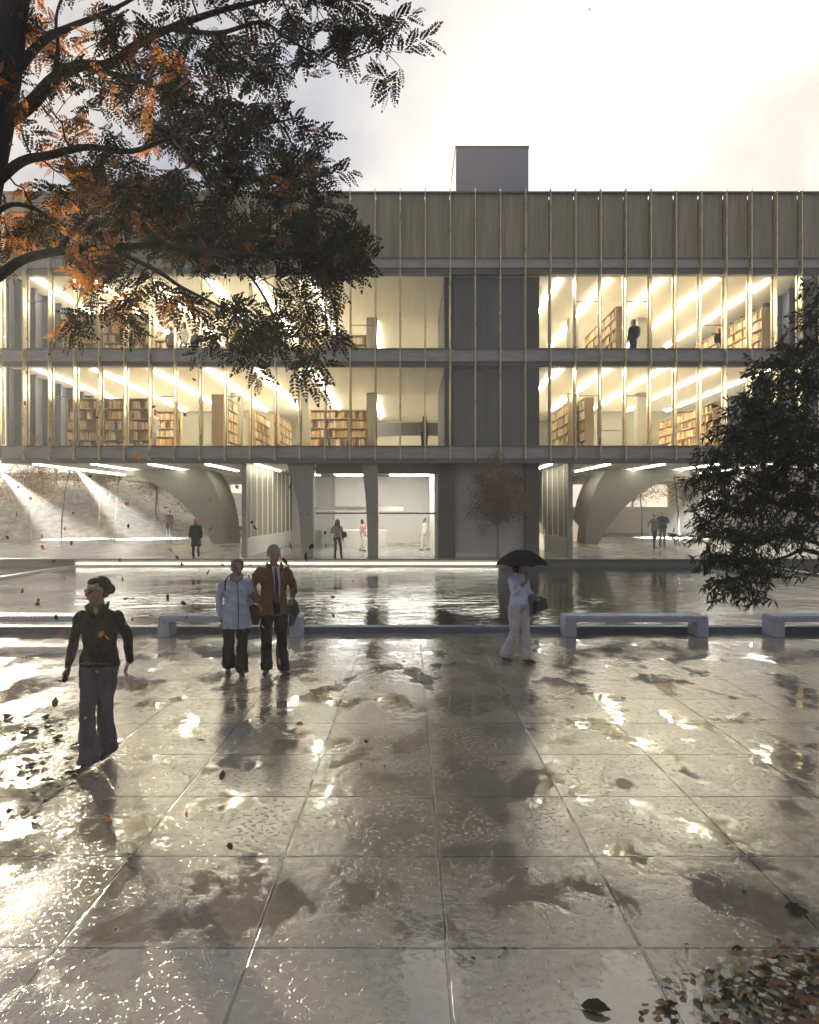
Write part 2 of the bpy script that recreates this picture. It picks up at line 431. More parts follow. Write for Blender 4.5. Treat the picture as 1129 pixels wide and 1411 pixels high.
# ------------------------------------------------------------------ building
B = empty('library_building', (0, 32, 0)); tag(B, 'long concrete and glass library raised on arches behind the pool', 'building')
def part(name, mb, m, parent=B):
    o = recalc(mb.build(name, m, parent)) if len(mb.f) < 3000 else mb.build(name, m, parent)
    if parent is B: o.location = (0, -32, 0)
    return o
X0, X1 = -17.95, 18.22; FX = lambda k: -1.505+1.096*k     # fin positions
YB = 52.0
ks = [k for k in range(-15, 19) if X0-.05 <= FX(k) <= X1+.3]
# fins
for k in ks:
    mb = MB(); x = FX(k)
    mb.box(x-.016, x+.016, 31.93, 32.26, 4.62, 16.47)
    part('facade_fin', mb, M['fin'])
    mb = MB()
    for z0, z1 in ((9.60, 12.80), (5.32, 8.74)):
        mb.box(x-.04, x+.04, 32.30, 32.46, z0, z1)
    part('mullion', mb, M['mullion'])
# opaque parapet panels
for a, b in zip(ks[:-1], ks[1:]):
    mb = MB(); xa = FX(a)+.03; xb = FX(b)-.03
    mb.add([(xa, 32.34, 13.56), (xa+.2, 32.31, 13.56), (xb, 32.34, 13.56), (xa, 32.34, 16.37), (xa+.2, 32.31, 16.37), (xb, 32.34, 16.37), (xb, 32.5, 13.56), (xa, 32.5, 13.56), (xb, 32.5, 16.37), (xa, 32.5, 16.37)],
           [[0, 1, 4, 3], [1, 2, 5, 4], [2, 6, 8, 5], [6, 7, 9, 8], [7, 0, 3, 9], [0, 7, 6, 2, 1], [3, 4, 5, 8, 9]])
    part('parapet_panel', mb, M['panel'])
# spandrel bands and lips
for z0, z1, l0 in ((13.09, 13.54, 12.84), (8.97, 9.54, 8.78), (4.72, 5.26, 4.50)):
    mb = MB(); mb.box(X0, X1, 32.22, 32.62, z0, z1, bev=.01); part('spandrel_band', mb, M['spandrel'])
    mb = MB(); mb.box(X0, X1, 32.20 if l0 < 5 else 32.30, 32.62, l0, z0-.003); mb.box(X0, X1, 32.18, 32.215, z1-.06, z1+.01); part('ledge', mb, M['lip'])
mb = MB(); mb.box(X0-.02, X1+.02, 32.15, 32.6, 16.375, 16.43); part('coping', mb, M['lip'])
# glass panes
for z0, z1 in ((5.27, 8.775), (9.55, 12.835)):
    for a, b in zip(ks[:-1], ks[1:]):
        mb = MB(); mb.box(FX(a)+.052, FX(b)-.052, 32.36, 32.372, z0, z1); part('window_pane', mb, M['glass'])
for k, z in ((-14, 11.65), (-13, 7.45), (-9, 7.45), (-6, 7.45), (8, 11.65), (8, 7.48), (10, 11.65), (10, 7.48), (9, 5.95), (13, 10.6), (-1, 10.6)):
    mb = MB(); mb.box(FX(k)+.052, FX(k+1)-.052, 32.33, 32.40, z-.012, z+.012); part('transom', mb, M['lip'])
# slabs: floors and ceilings, roof
mb = MB(); mb.box(X0+.05, X1-.05, 32.62, YB, 8.90, 9.30); part('upper_floor', mb, M['floor_in'])
mb = MB(); mb.box(X0+.05, X1-.05, 32.62, YB, 4.86, 5.20); part('lower_floor', mb, M['floor_in'])
mb = MB(); mb.box(X0+.05, X1-.05, 32.62, YB, 8.80, 8.895); part('ceiling', mb, M['ceiling'])
mb = MB(); mb.box(X0+.05, X1-.05, 32.62, YB, 12.86, 12.96); part('ceiling', mb, M['ceiling'])
mb = MB(); mb.box(X0+.05, X1-.05, 32.52, YB, 12.965, 16.2); part('roof', mb, M['panel'])
mb = MB(); mb.prism([(32.62, 4.52), (46, 4.60), (46, 4.855), (32.62, 4.855)], X0+.05, X1-.05, axis='x'); part('soffit', mb, M['soffit'])
mb = MB(); mb.box(X0+.05, X1-.05, 46.0, YB, 4.3, 4.855); part('soffit_beam', mb, M['concrete'])
# side and rear walls with pilaster ribs
for xx, s in ((X0, 1), (X1, -1)):
    mb = MB()
    mb.box(min(xx, xx+s*.12), max(xx, xx+s*.12), 32.62, YB, 4.6, 16.2)
    for i in range(15): mb.box(min(xx+s*.12, xx+s*.42), max(xx+s*.12, xx+s*.42), 33.1+i*1.25, 33.22+i*1.25, 5.21, 8.79); mb.box(min(xx+s*.12, xx+s*.42), max(xx+s*.12, xx+s*.42), 33.1+i*1.25, 33.22+i*1.25, 9.31, 12.85)
    part('side_wall', mb, M['wall_blue'])
mb = MB(); mb.box(X0, X1, YB, YB+.3, 4.6, 16.2)
part('rear_wall', mb, M['interior'])
# dark far partitions at the ends of the reading rooms
for z0, z1 in ((5.2, 8.8), (9.3, 12.86)):
    mb = MB(); mb.box(X0+.13, -8.6, 47.0, 47.2, z0, z1-.002); mb.box(9.5, X1-.13, 47.0, 47.2, z0, z1-.002); part('partition', mb, M['pier'])
# interior piers
for zf, zc in ((5.2, 8.8), (9.3, 12.86)):
    for x in (-9.4, -5.75, -2.05, 8.9, 12.6):
        mb = MB(); mb.box(x-.28, x+.28, 39.6, 40.2, zf, zc, bev=.02); part('interior_pier', mb, M['pier'])
# curved dark gallery wall
for zf, h in ((5.2, 3.0), (9.3, 1.15)):
    mb = MB(); prof = []
    for i in range(25):
        a = R(200+140*i/24); prof.append((.3+3.6*math.cos(a), 45.5+3.4*math.sin(a)))
    inner = [((x-.3)*.96+.3, (y-45.5)*.96+45.5) for x, y in prof][::-1]
    if zf < 6:
        mb.prism(prof+inner, zf, zf+.85, axis='z'); part('gallery_wall', mb, M['dark_desk'])
        mb = MB(); mb.prism(prof+inner, zf+1.55, zf+2.3, axis='z'); part('gallery_wall', mb, M['dark_desk'])
    else:
        mb.prism(prof+inner, zf, zf+h, axis='z'); part('gallery_wall', mb, M['dark_desk'])
# core
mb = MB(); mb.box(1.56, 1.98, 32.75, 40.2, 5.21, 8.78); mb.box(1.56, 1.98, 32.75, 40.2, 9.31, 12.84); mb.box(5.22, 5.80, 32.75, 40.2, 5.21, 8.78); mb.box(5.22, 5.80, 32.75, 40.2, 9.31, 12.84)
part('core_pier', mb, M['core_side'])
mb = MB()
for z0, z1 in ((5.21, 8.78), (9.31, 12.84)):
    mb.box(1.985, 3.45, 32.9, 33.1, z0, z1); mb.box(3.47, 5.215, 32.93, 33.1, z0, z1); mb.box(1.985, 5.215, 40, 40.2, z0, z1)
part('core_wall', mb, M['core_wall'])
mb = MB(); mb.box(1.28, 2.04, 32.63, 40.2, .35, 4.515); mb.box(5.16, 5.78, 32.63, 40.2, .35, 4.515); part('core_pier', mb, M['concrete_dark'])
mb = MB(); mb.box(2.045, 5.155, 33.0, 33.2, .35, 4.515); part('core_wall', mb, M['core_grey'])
mb = MB(); mb.box(2.045, 5.155, 32.55, 32.99, .35, .55); part('core_step', mb, M['wall_pale'])
# roof house
mb = MB(); mb.box(2.28, 5.85, 36.0, 39.7, 16.2, 20.27, bev=.01); part('roof_house', mb, M['roof_house'])
mb = MB(); mb.box(2.24, 5.89, 35.96, 39.74, 20.275, 20.33); part('roof_house_coping', mb, M['lip'])
# ground floor columns with their flared edge
def flare(xr, xb, xt, y0, y1, z0=.35, z1=4.515):
    pr = [(xr, z0), (xr, z1), (xt, z1)]
    for i in range(1, 13):
        t = i/12.0; z = z1-(z1-z0)*t; pr.append((xb+(xt-xb)*(1-t)**2.4, z))
    return pr
mb = MB(); mb.prism(flare(-4.27, -4.80, -5.42, 0, 0), 32.35, 33.1); part('flared_column', mb, M['concrete'])
mb = MB(); mb.prism(flare(-1.40, -1.85, -2.13, 0, 0), 32.35, 33.1); part('flared_column', mb, M['concrete'])
mb = MB(); mb.box(-7.42, -7.22, 32.4, 32.7, .35, 4.515); part('corner_post', mb, M['concrete'])
mb = MB(); mb.box(7.02, 7.22, 32.4, 32.7, .35, 4.515); part('corner_post', mb, M['concrete'])
mb = MB(); mb.box(-4.26, 1.27, 33.15, 33.5, 4.08, 4.515); part('lobby_header', mb, M['concrete'])
# arches of the wings
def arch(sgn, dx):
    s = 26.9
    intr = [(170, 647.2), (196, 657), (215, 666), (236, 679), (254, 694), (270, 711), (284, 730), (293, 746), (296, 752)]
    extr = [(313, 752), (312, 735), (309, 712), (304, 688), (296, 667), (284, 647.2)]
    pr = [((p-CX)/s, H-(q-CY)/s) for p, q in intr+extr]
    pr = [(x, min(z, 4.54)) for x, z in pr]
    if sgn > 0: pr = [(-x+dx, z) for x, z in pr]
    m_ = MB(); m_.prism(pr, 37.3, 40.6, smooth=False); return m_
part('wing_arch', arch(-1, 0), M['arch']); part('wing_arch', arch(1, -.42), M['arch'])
# walls between the arches and the lobby: pale plinth below, ribbed panels above
for x, s, yf in ((-7.32, 1, 45.5), (7.12, -1, 42)):
    mb = MB(); mb.box(x-.09, x+.09, 32.71, yf, .35, 1.2, bev=.01); part('plinth_wall', mb, M['wall_pale'])
    mb = MB(); mb.box(x-.05, x+.05, 32.71, yf, 1.205, 4.515); part('ribbed_wall', mb, M['pier'])
    y = 33.4
    while y < yf:
        mb = MB(); mb.box(x-.09, x+.09, y, y+.07, 1.205, 4.513); part('wall_rib', mb, M['ceiling']); y += 1.35
# lobby
mb = MB(); mb.box(-7.22, 1.27, 45.0, 45.2, .36, 4.513); part('lobby_back_wall', mb, M['wall_pale'])
mb = MB(); mb.box(1.16, 1.275, 33.51, 45.0, .36, 4.513); part('lobby_side_wall', mb, M['wall_pale'])
for xa, xb in ((-4.25, -1.87), (-1.39, 1.26)):
    for za, zb in ((.36, 2.25), (2.33, 4.07)):
        mb = MB(); mb.box(xa, xb, 33.28, 33.30, za, zb); part('lobby_pane', mb, M['glass_lobby'])
    mb = MB(); mb.box(xa, xb, 33.22, 33.36, 2.255, 2.325); part('lobby_transom', mb, M['lip'])
mb = MB(); mb.box(-4.6, -4.56, 33.5, 45, .36, 4.5); part('lobby_pane', mb, M['glass_lobby'])
# round lobby desk and inner drum
mb = MB()
prof = [(-2.7+1.5*math.cos(a*math.pi/16), 41+1.2*math.sin(a*math.pi/16)) for a in range(32)]
mb.prism(prof, .351, 1.35, axis='z', smooth=True)
tag(recalc(mb.build('reception_desk', M['wall_pale'])), 'round pale reception desk inside the glazed lobby', 'desk')
mb = MB(); pr = [(-2.9+2.6*math.cos(a*math.pi/24), 38.6+2.6*math.sin(a*math.pi/24)) for a in range(48)]
inn = [(-2.9+2.45*math.cos(a*math.pi/24), 38.6+2.45*math.sin(a*math.pi/24)) for a in range(48)]
vs = [(x, y, z) for z in (2.42, 2.62) for x, y in pr]+[(x, y, z) for z in (2.42, 2.62) for x, y in inn]; fs = []
for i in range(48): j = (i+1) % 48; fs += [[i, j, 48+j, 48+i], [96+i, 144+i, 144+j, 96+j], [i, 96+i, 96+j, j], [48+i, 48+j, 144+j, 144+i]]
mb.add(vs, fs); part('mezzanine_ring', mb, M['wall_pale'])
# lobby ceiling panels
for i, (x, y) in enumerate(((-3, 36.5), (0, 36.5), (-3, 40.5), (0, 40.5))):
    mb = MB(); mb.box(x-1.1, x+1.1, y-.9, y+.9, 4.38, 4.45)
    o = mb.build('lobby_light', M['led_lobby'])
    tag(o, '%s glowing ceiling panel in the %s half of the lobby' % (('front' if y < 38 else 'rear'), ('left' if x < -1 else 'right')), 'ceiling light', 'glowing panels of the lobby ceiling')

# ------------------------------------------------------------------ light strips
SX = [-16.8, -14.2, -11.65, -9.1, -6.9]; SXR = [6.75, 8.95, 11.4, 13.8, 16.3]
def strip(x, y0, y1, z0, z1, w, m, label, grp):
    mb = MB()
    mb.add([(x-w, y0, z0-.04), (x+w, y0, z0-.04), (x+w, y0, z0), (x-w, y0, z0), (x-w, y1, z1-.04), (x+w, y1, z1-.04), (x+w, y1, z1), (x-w, y1, z1)],
           [[0, 1, 2, 3], [4, 7, 6, 5], [0, 4, 5, 1], [1, 5, 6, 2], [2, 6, 7, 3], [3, 7, 4, 0]])
    o = mb.build('ceiling_light', m); tag(o, label, 'ceiling light', grp); return o
for side, xs in (('left', SX), ('right', SXR)):
    for i, x in enumerate(xs):
        rank = ORD[i]
        for fl, z in (('lower', 8.76), ('upper', 12.82)):
            strip(x, 33.0, 46.5, z, z, .048, M['led'], '%s strip light from the left on the %s reading room ceiling, %s wing' % (rank, fl, side), 'strip lights of the reading room ceilings')
        if x == 6.75: continue
        yl = {-16.8: 43.2, -14.2: 40.5, -11.65: 39.6, -9.1: 38.9, -6.9: 39}.get(x, 39.5 if x < 10 else 41)
        strip(x, 32.75, yl, 4.50, 4.54, .04, M['led_out'], '%s strip light from the left under the soffit of the %s wing' % (ORD[i if x < 0 else i-1], side), 'strip lights under the soffit')
for xx_, ya, yb2, nm in ((-4.4, 33, 45.5, 'added strip light along the left bay of the central hall'), (-1.95, 40.3, 50, 'added strip light hidden behind the middle pier of the central hall')):  # strips added to brighten the central hall ceiling
    for fl, z in (('lower', 8.76), ('upper', 12.82)):
        strip(xx_, ya, yb2, z, z, .048, M['led'], nm+', %s floor' % fl, 'strip lights of the reading room ceilings')
strip(6.35, 32.75, 38.5, 4.50, 4.515, .04, M['led_out'], 'short strip light under the soffit beside the dark core', 'strip lights under the soffit')

# ------------------------------------------------------------------ shelves and books
allb = MB(); books = []     # (near books become objects)
bookmeshes = []
for i in range(10):
    mb = MB(); t = .016
    mb.box(0, 1, 0, 1, 0, 1, 0); 
    me = MB(); w_ = 1
    # unit book: spine toward -Y; cover boards either side of a recessed page block
    me.box(0, 1, 0, .12, 0, 1, 0); me.box(0, .15, .12, 1, 0, 1, 0); me.box(.85, 1, .12, 1, 0, 1, 0); me.box(.15, .85, .12, .96, .03, .97, 1)
    bookmeshes.append(me.mesh('book', [M['book%d' % i], M['pages']]))
def shelf(x, y, z, width, depth, height, rows, rz, label, near=True, dens=1.0):
    """unit with its open face toward local -Y; origin at the left front bottom corner"""
    t = empty('bookshelf', (x, y, z), rz); tag(t, label, 'bookshelf', 'bookshelves in the reading rooms')
    mb = MB(); mb.box(0, .03, 0, depth, 0, height); mb.box(width-.03, width, 0, depth, 0, height); mb.box(.03, width-.03, depth-.02, depth, 0, height)
    mb.build('frame', M['wood'], t)
    rh = height/rows
    for r in range(rows+1):
        mb = MB(); mb.box(.03, width-.03, .01, depth-.02, min(r*rh, height-.03), min(r*rh, height-.03)+.03); mb.build('shelf_board', M['wood'], t)
    ndiv = max(1, round(width/1.05))
    if ndiv > 1:
        mb = MB()
        for d in range(1, ndiv): mb.box(width*d/ndiv-.015, width*d/ndiv+.015, .005, depth-.02, 0.03, height-.03)
        mb.build('divider', M['wood'], t)
    mw = Matrix.Translation((x, y, z)) @ Matrix.Rotation(rz, 4, 'Z')
    for r in range(rows):
        xx = .04
        while xx < width-.1:
            bw = rng.uniform(.035, .08)
            if rng.random() < .10*dens: xx += rng.uniform(.05, .3); continue
            if any(abs(xx+bw/2-width*d/ndiv) < .06 for d in range(1, ndiv)): xx += .05; continue
            bh = rng.uniform(.62, .9)*(rh-.04); bd = depth*rng.uniform(.6, .75)
            bi = rng.choices(range(10), (5, 5, 3, 5, 1.5, 4, 3, 1, 4, 2))[0]
            mm = mw @ Matrix.Translation((xx, .03, r*rh+.032)) @ Matrix.Diagonal((bw*.94, bd, bh, 1))
            books.append((near, mm, bi)); xx += bw
FL1, FL2 = 5.2, 9.3
def sx(px, Y): return (px-CX)*Y/F
for i, (a, b) in enumerate(((92, 133), (135, 170), (172, 206))):
    shelf(sx(a, 34), 34, FL1, sx(b, 34)-sx(a, 34), .35, 2.42, 5, 0, '%s tall bookshelf from the left behind the lower glass' % ORD[i], near=(i < 2))
    shelf(sx(a, 34), 34, FL2, sx(b, 34)-sx(a, 34), .35, 2.25, 5, 0, '%s tall bookshelf from the left behind the upper glass' % ORD[i], near=False)
shelf(sx(214, 36), 36, FL1, sx(249, 36)-sx(214, 36), .35, 2.1, 5, 0, 'lower bookshelf behind the person at the left lower glass', near=False)
shelf(sx(208, 36), 36, FL2, sx(236, 36)-sx(208, 36), .35, 1.5, 3, 0, 'low bookshelf beside the group on the upper floor', near=False)
shelf(sx(428, 37), 37, FL1, sx(506, 37)-sx(428, 37), .35, 2.3, 5, 0, 'wide bookshelf between two piers on the lower floor', near=False)
shelf(sx(430, 37), 37, FL2, sx(505, 37)-sx(430, 37), .35, 2.0, 4, 0, 'wide low bookshelf between piers on the upper floor', near=False)
# shelves running away from the glass (open faces toward the middle of the building)
def yshelf(xface, y0, y1, z, h, rows, side, label, th=.42):
    # side -1: open face looks to -X, side +1: to +X
    if side > 0: shelf(xface, y0, z, y1-y0, th, h, rows, R(90), label, near=False)   # local -Y -> +X
    else: shelf(xface, y1, z, y1-y0, th, h, rows, R(-90), label, near=False)
yshelf(sx(308, 33.6), 33.6, 36.6, FL1, 2.55, 5, 1, 'pale wooden bookshelf end on to the lower glass, left wing', .55)
yshelf(sx(352, 37), 37, 41, FL1, 2.3, 5, 1, 'receding bookshelf behind the pale end panel, lower floor')
yshelf(sx(386, 38), 38, 42, FL1, 2.2, 5, 1, 'receding bookshelf left of the second pier, lower floor')
yshelf(sx(849, 33.3), 33.3, 39.2, FL2, 2.4, 5, -1, 'receding bookshelf left of the dark figure on the upper floor')
yshelf(sx(1050, 33.4), 33.4, 41.5, FL2, 2.4, 5, -1, 'long receding bookshelf at the right end of the upper floor')
yshelf(sx(983, 33.6), 33.6, 41, FL1, 2.2, 5, -1, 'long receding bookshelf at the right end of the lower floor')
yshelf(sx(783, 35), 35, 40, FL1, 2.4, 5, -1, 'receding bookshelf just right of the dark core, lower floor')
yshelf(sx(806, 33.8), 33.8, 36, FL1, 2.45, 5, -1, 'short bookshelf end on to the lower glass, right wing')
cnt = 0
for near, mm, bi in books:
    if near and cnt < 300:
        o = bpy.data.objects.new('book', bookmeshes[bi]); o.matrix_world = mm; COL.objects.link(o)
        tag(o, 'one of the upright books packed on the two leftmost lower shelves', 'book', 'books on the leftmost lower shelves'); cnt += 1
    else:
        vs = [mm @ v.co for v in bookmeshes[bi].vertices]
        for p in bookmeshes[bi].polygons: pass
        o0 = len(allb.v); allb.v += [tuple(v) for v in vs]
        for p in bookmeshes[bi].polygons: allb.f.append([q+o0 for q in p.vertices]); allb.m.append(bi if p.material_index == 0 else 10); allb.sm.append(False)
tag(allb.build('books', [M['book%d' % i] for i in range(10)]+[M['pages']]), 'rows of tan and orange books filling the remaining shelves', 'books', kind='stuff')

# ------------------------------------------------------------------ benches
def make_bench(loc, label, first=[None]):
    if first[0] is None:
        t = empty('bench', loc); mb = MB(); Wd = 2.68
        n = 32; 
        mb.box(0, Wd, 0, .47, .285, .375, bev=.006); mb.build('seat', M['bench'], t)
        mb = MB()
        for i in range(n): mb.box(.02+i*(Wd-.04)/n, .02+(i+.8)*(Wd-.04)/n, .012, .458, .377, .397)
        mb.build('slats', M['bench'], t)
        for x in (0, Wd-.21):
            mb = MB(); mb.box(x, x+.21, 0, .47, 0, .283, bev=.006); mb.build('leg', M['bench'], t)
        first[0] = t
    else:
        t = first[0].copy(); COL.objects.link(t); t.location = loc
        for c in first[0].children:
            d = c.copy(); COL.objects.link(d); d.parent = t
    tag(t, label, 'bench', 'pale benches along the pool edge'); return t
for x, lb in ((-8.55, 'sunlit bench at the far left behind the walking woman'), (-4.72, 'bench behind the couple at the pool edge'), (2.92, 'bench right of the woman with the umbrella'), (6.82, 'bench at the right edge under the dark tree')):
    make_bench((x, 13.72, .002), lb)
# ------------------------------------------------------------------ people
def cloth(name, c, rough=.85, bump=.5):
    return mat(name, c, rough, var=.18, vscale=9, bump=bump, bscale=22, spec=.06)
M['skin'] = mat('skin', (.36, .22, .16), .55, var=.08, vscale=20)
M['skin_shade'] = mat('skin_shaded', (.24, .14, .10), .55, var=.08, vscale=20)  # darker skin copy, shade on the backlit faces put into its colour
M['black_cloth'] = cloth('black_cloth', (.0035, .004, .006)); M['navy'] = cloth('navy_cloth', (.003, .0035, .007))
M['grey_purple'] = cloth('grey_trousers', (.062, .058, .085)); M['pale_coat'] = cloth('pale_coat', (.34, .39, .52))
M['brown_coat'] = cloth('brown_coat', (.13, .058, .026), .6); M['shirt_blue'] = cloth('shirt_blue', (.36, .38, .52))
M['white_tee'] = cloth('white_tee', (.52, .58, .78)); M['cream'] = cloth('cream_trousers', (.46, .43, .46))
M['tie'] = cloth('tie', (.05, .03, .05)); M['scarf'] = cloth('scarf', (.028, .034, .018)); M['scarf_light'] = cloth('scarf_light', (.17, .21, .11))
M['jeans'] = cloth('jeans', (.05, .06, .08)); M['beige'] = cloth('beige_cloth', (.42, .36, .30)); M['grey_cloth'] = cloth('grey_cloth', (.16, .15, .14))
M['pink'] = cloth('pink_cloth', (.55, .28, .28)); M['white_cloth'] = cloth('white_cloth', (.7, .68, .62))
M['hair_dark'] = mat('hair_dark', (.006, .005, .0045), .7, spec=.15, bump=.8, bscale=60, stretch=(4, 4, .6))
M['hair_grey'] = mat('hair_grey', (.15, .145, .14), .7, bump=.8, bscale=60, stretch=(4, 4, .6))
M['hair_red'] = mat('hair_red', (.75, .27, .07), .5, bump=.8, bscale=60, stretch=(4, 4, .6))
M['hair_brown'] = mat('hair_brown', (.05, .03, .018), .5, bump=.8, bscale=60, stretch=(4, 4, .6))
M['shoe'] = mat('shoe', (.012, .012, .012), .35); M['black_gloss'] = mat('black_gloss', (.006, .006, .007), .12)
M['eye'] = mat('eye', (.02, .015, .012), .2); M['lip_skin'] = mat('lip_skin', (.22, .085, .07), .5)
M['bag'] = mat('bag', (.010, .010, .011), .4, bump=.3)
M['umbrella'] = mat('umbrella_cloth', (.006, .006, .008), .9, spec=.05, bump=.2, bscale=30)

foldtex = bpy.data.textures.new('folds', 'CLOUDS'); foldtex.noise_scale = .10; foldtex.noise_depth = 1
def solid(mb, name, m, parent, vox=.01, smooth=2, folds=0.0):
    """fuse the closed pieces of mb into one continuous skin and keep it as a plain mesh"""
    me = mb.mesh(name, [m]); o = bpy.data.objects.new(name, me); COL.objects.link(o)
    a = o.modifiers.new('r', 'REMESH'); a.mode = 'VOXEL'; a.voxel_size = vox; a.use_smooth_shade = True
    s = o.modifiers.new('s', 'SMOOTH'); s.factor = .5; s.iterations = smooth
    if folds:
        d = o.modifiers.new('d', 'DISPLACE'); d.texture = foldtex; d.strength = folds*1.7; d.mid_level = .5; d.texture_coords = 'GLOBAL'
    dg = bpy.context.evaluated_depsgraph_get()
    nm = bpy.data.meshes.new_from_object(o.evaluated_get(dg)); nm.name = name
    o.modifiers.clear(); o.data = nm; bpy.data.meshes.remove(me)
    nm.polygons.foreach_set('use_smooth', [True]*len(nm.polygons)); o.parent = parent
    return o
V = Vector
def lerp(a, b, t): return V(a)+(V(b)-V(a))*t
BASE = dict(hip=.92, sho=1.40, head=(0, -.01, 1.59), yaw=0, tilt=0,
    aL=[(-.19, 0, 1.39), (-.235, .01, 1.12), (-.235, -.06, .88)], hL=(-.235, -.085, .80),
    aR=[(.19, 0, 1.39), (.235, .01, 1.12), (.235, -.06, .88)], hR=(.235, -.085, .80),
    lL=[(-.09, 0, .92), (-.095, -.02, .50), (-.10, .02, .085)], fL=(-.11, -.13, .03),
    lR=[(.09, 0, .92), (.095, -.02, .50), (.10, .02, .085)], fR=(.11, -.13, .03))

def hand(mb, wr, tip, curl=.5, inward=1, wide=None):
    wr = V(wr); d = (V(tip)-wr).normalized()
    wax = V(wide) if wide else V((0, -1, 0)); wax = (wax-d*wax.dot(d)).normalized(); nrm = d.cross(wax).normalized()*inward
    pe = wr+d*.085
    mb.tube([wr-d*.02, wr+d*.02, wr+d*.055, pe], [(.02, .024), (.016, .032), (.015, .040), (.013, .038)], 10, ref=tuple(wax), round_=True)
    for i, (o, l) in enumerate(((.030, .070), (.010, .080), (-.010, .075), (-.029, .060))):
        b = pe+wax*o-d*.01; c1 = b+(d+nrm*.25*curl+wax*o*3).normalized()*l*.5; c2 = c1+(d*(1-.6*curl)+nrm*1.1*curl).normalized()*l*.32; c3 = c2+(d*(1-1.2*curl)+nrm*1.6*curl).normalized()*l*.28
        mb.tube([b, c1, c2, c3], [.0095, .0088, .0080, .0066], 6, round_=True)
    b = wr+d*.025+wax*.026; c1 = b+(d*.75+wax*.6+nrm*.3).normalized()*.038; c2 = c1+(d*.95+wax*.2+nrm*.4).normalized()*.03
    mb.tube([b-d*.01, c1, c2], [.0125, .0105, .008], 6, round_=True)

def headm(J):
    return Matrix.Translation(V(J['head'])+V((0, 0, -.012))) @ Matrix.Rotation(R(J['yaw']), 4, 'Z') @ Matrix.Rotation(R(J['tilt']), 4, 'X') @ Matrix.Scale(1.07, 4)

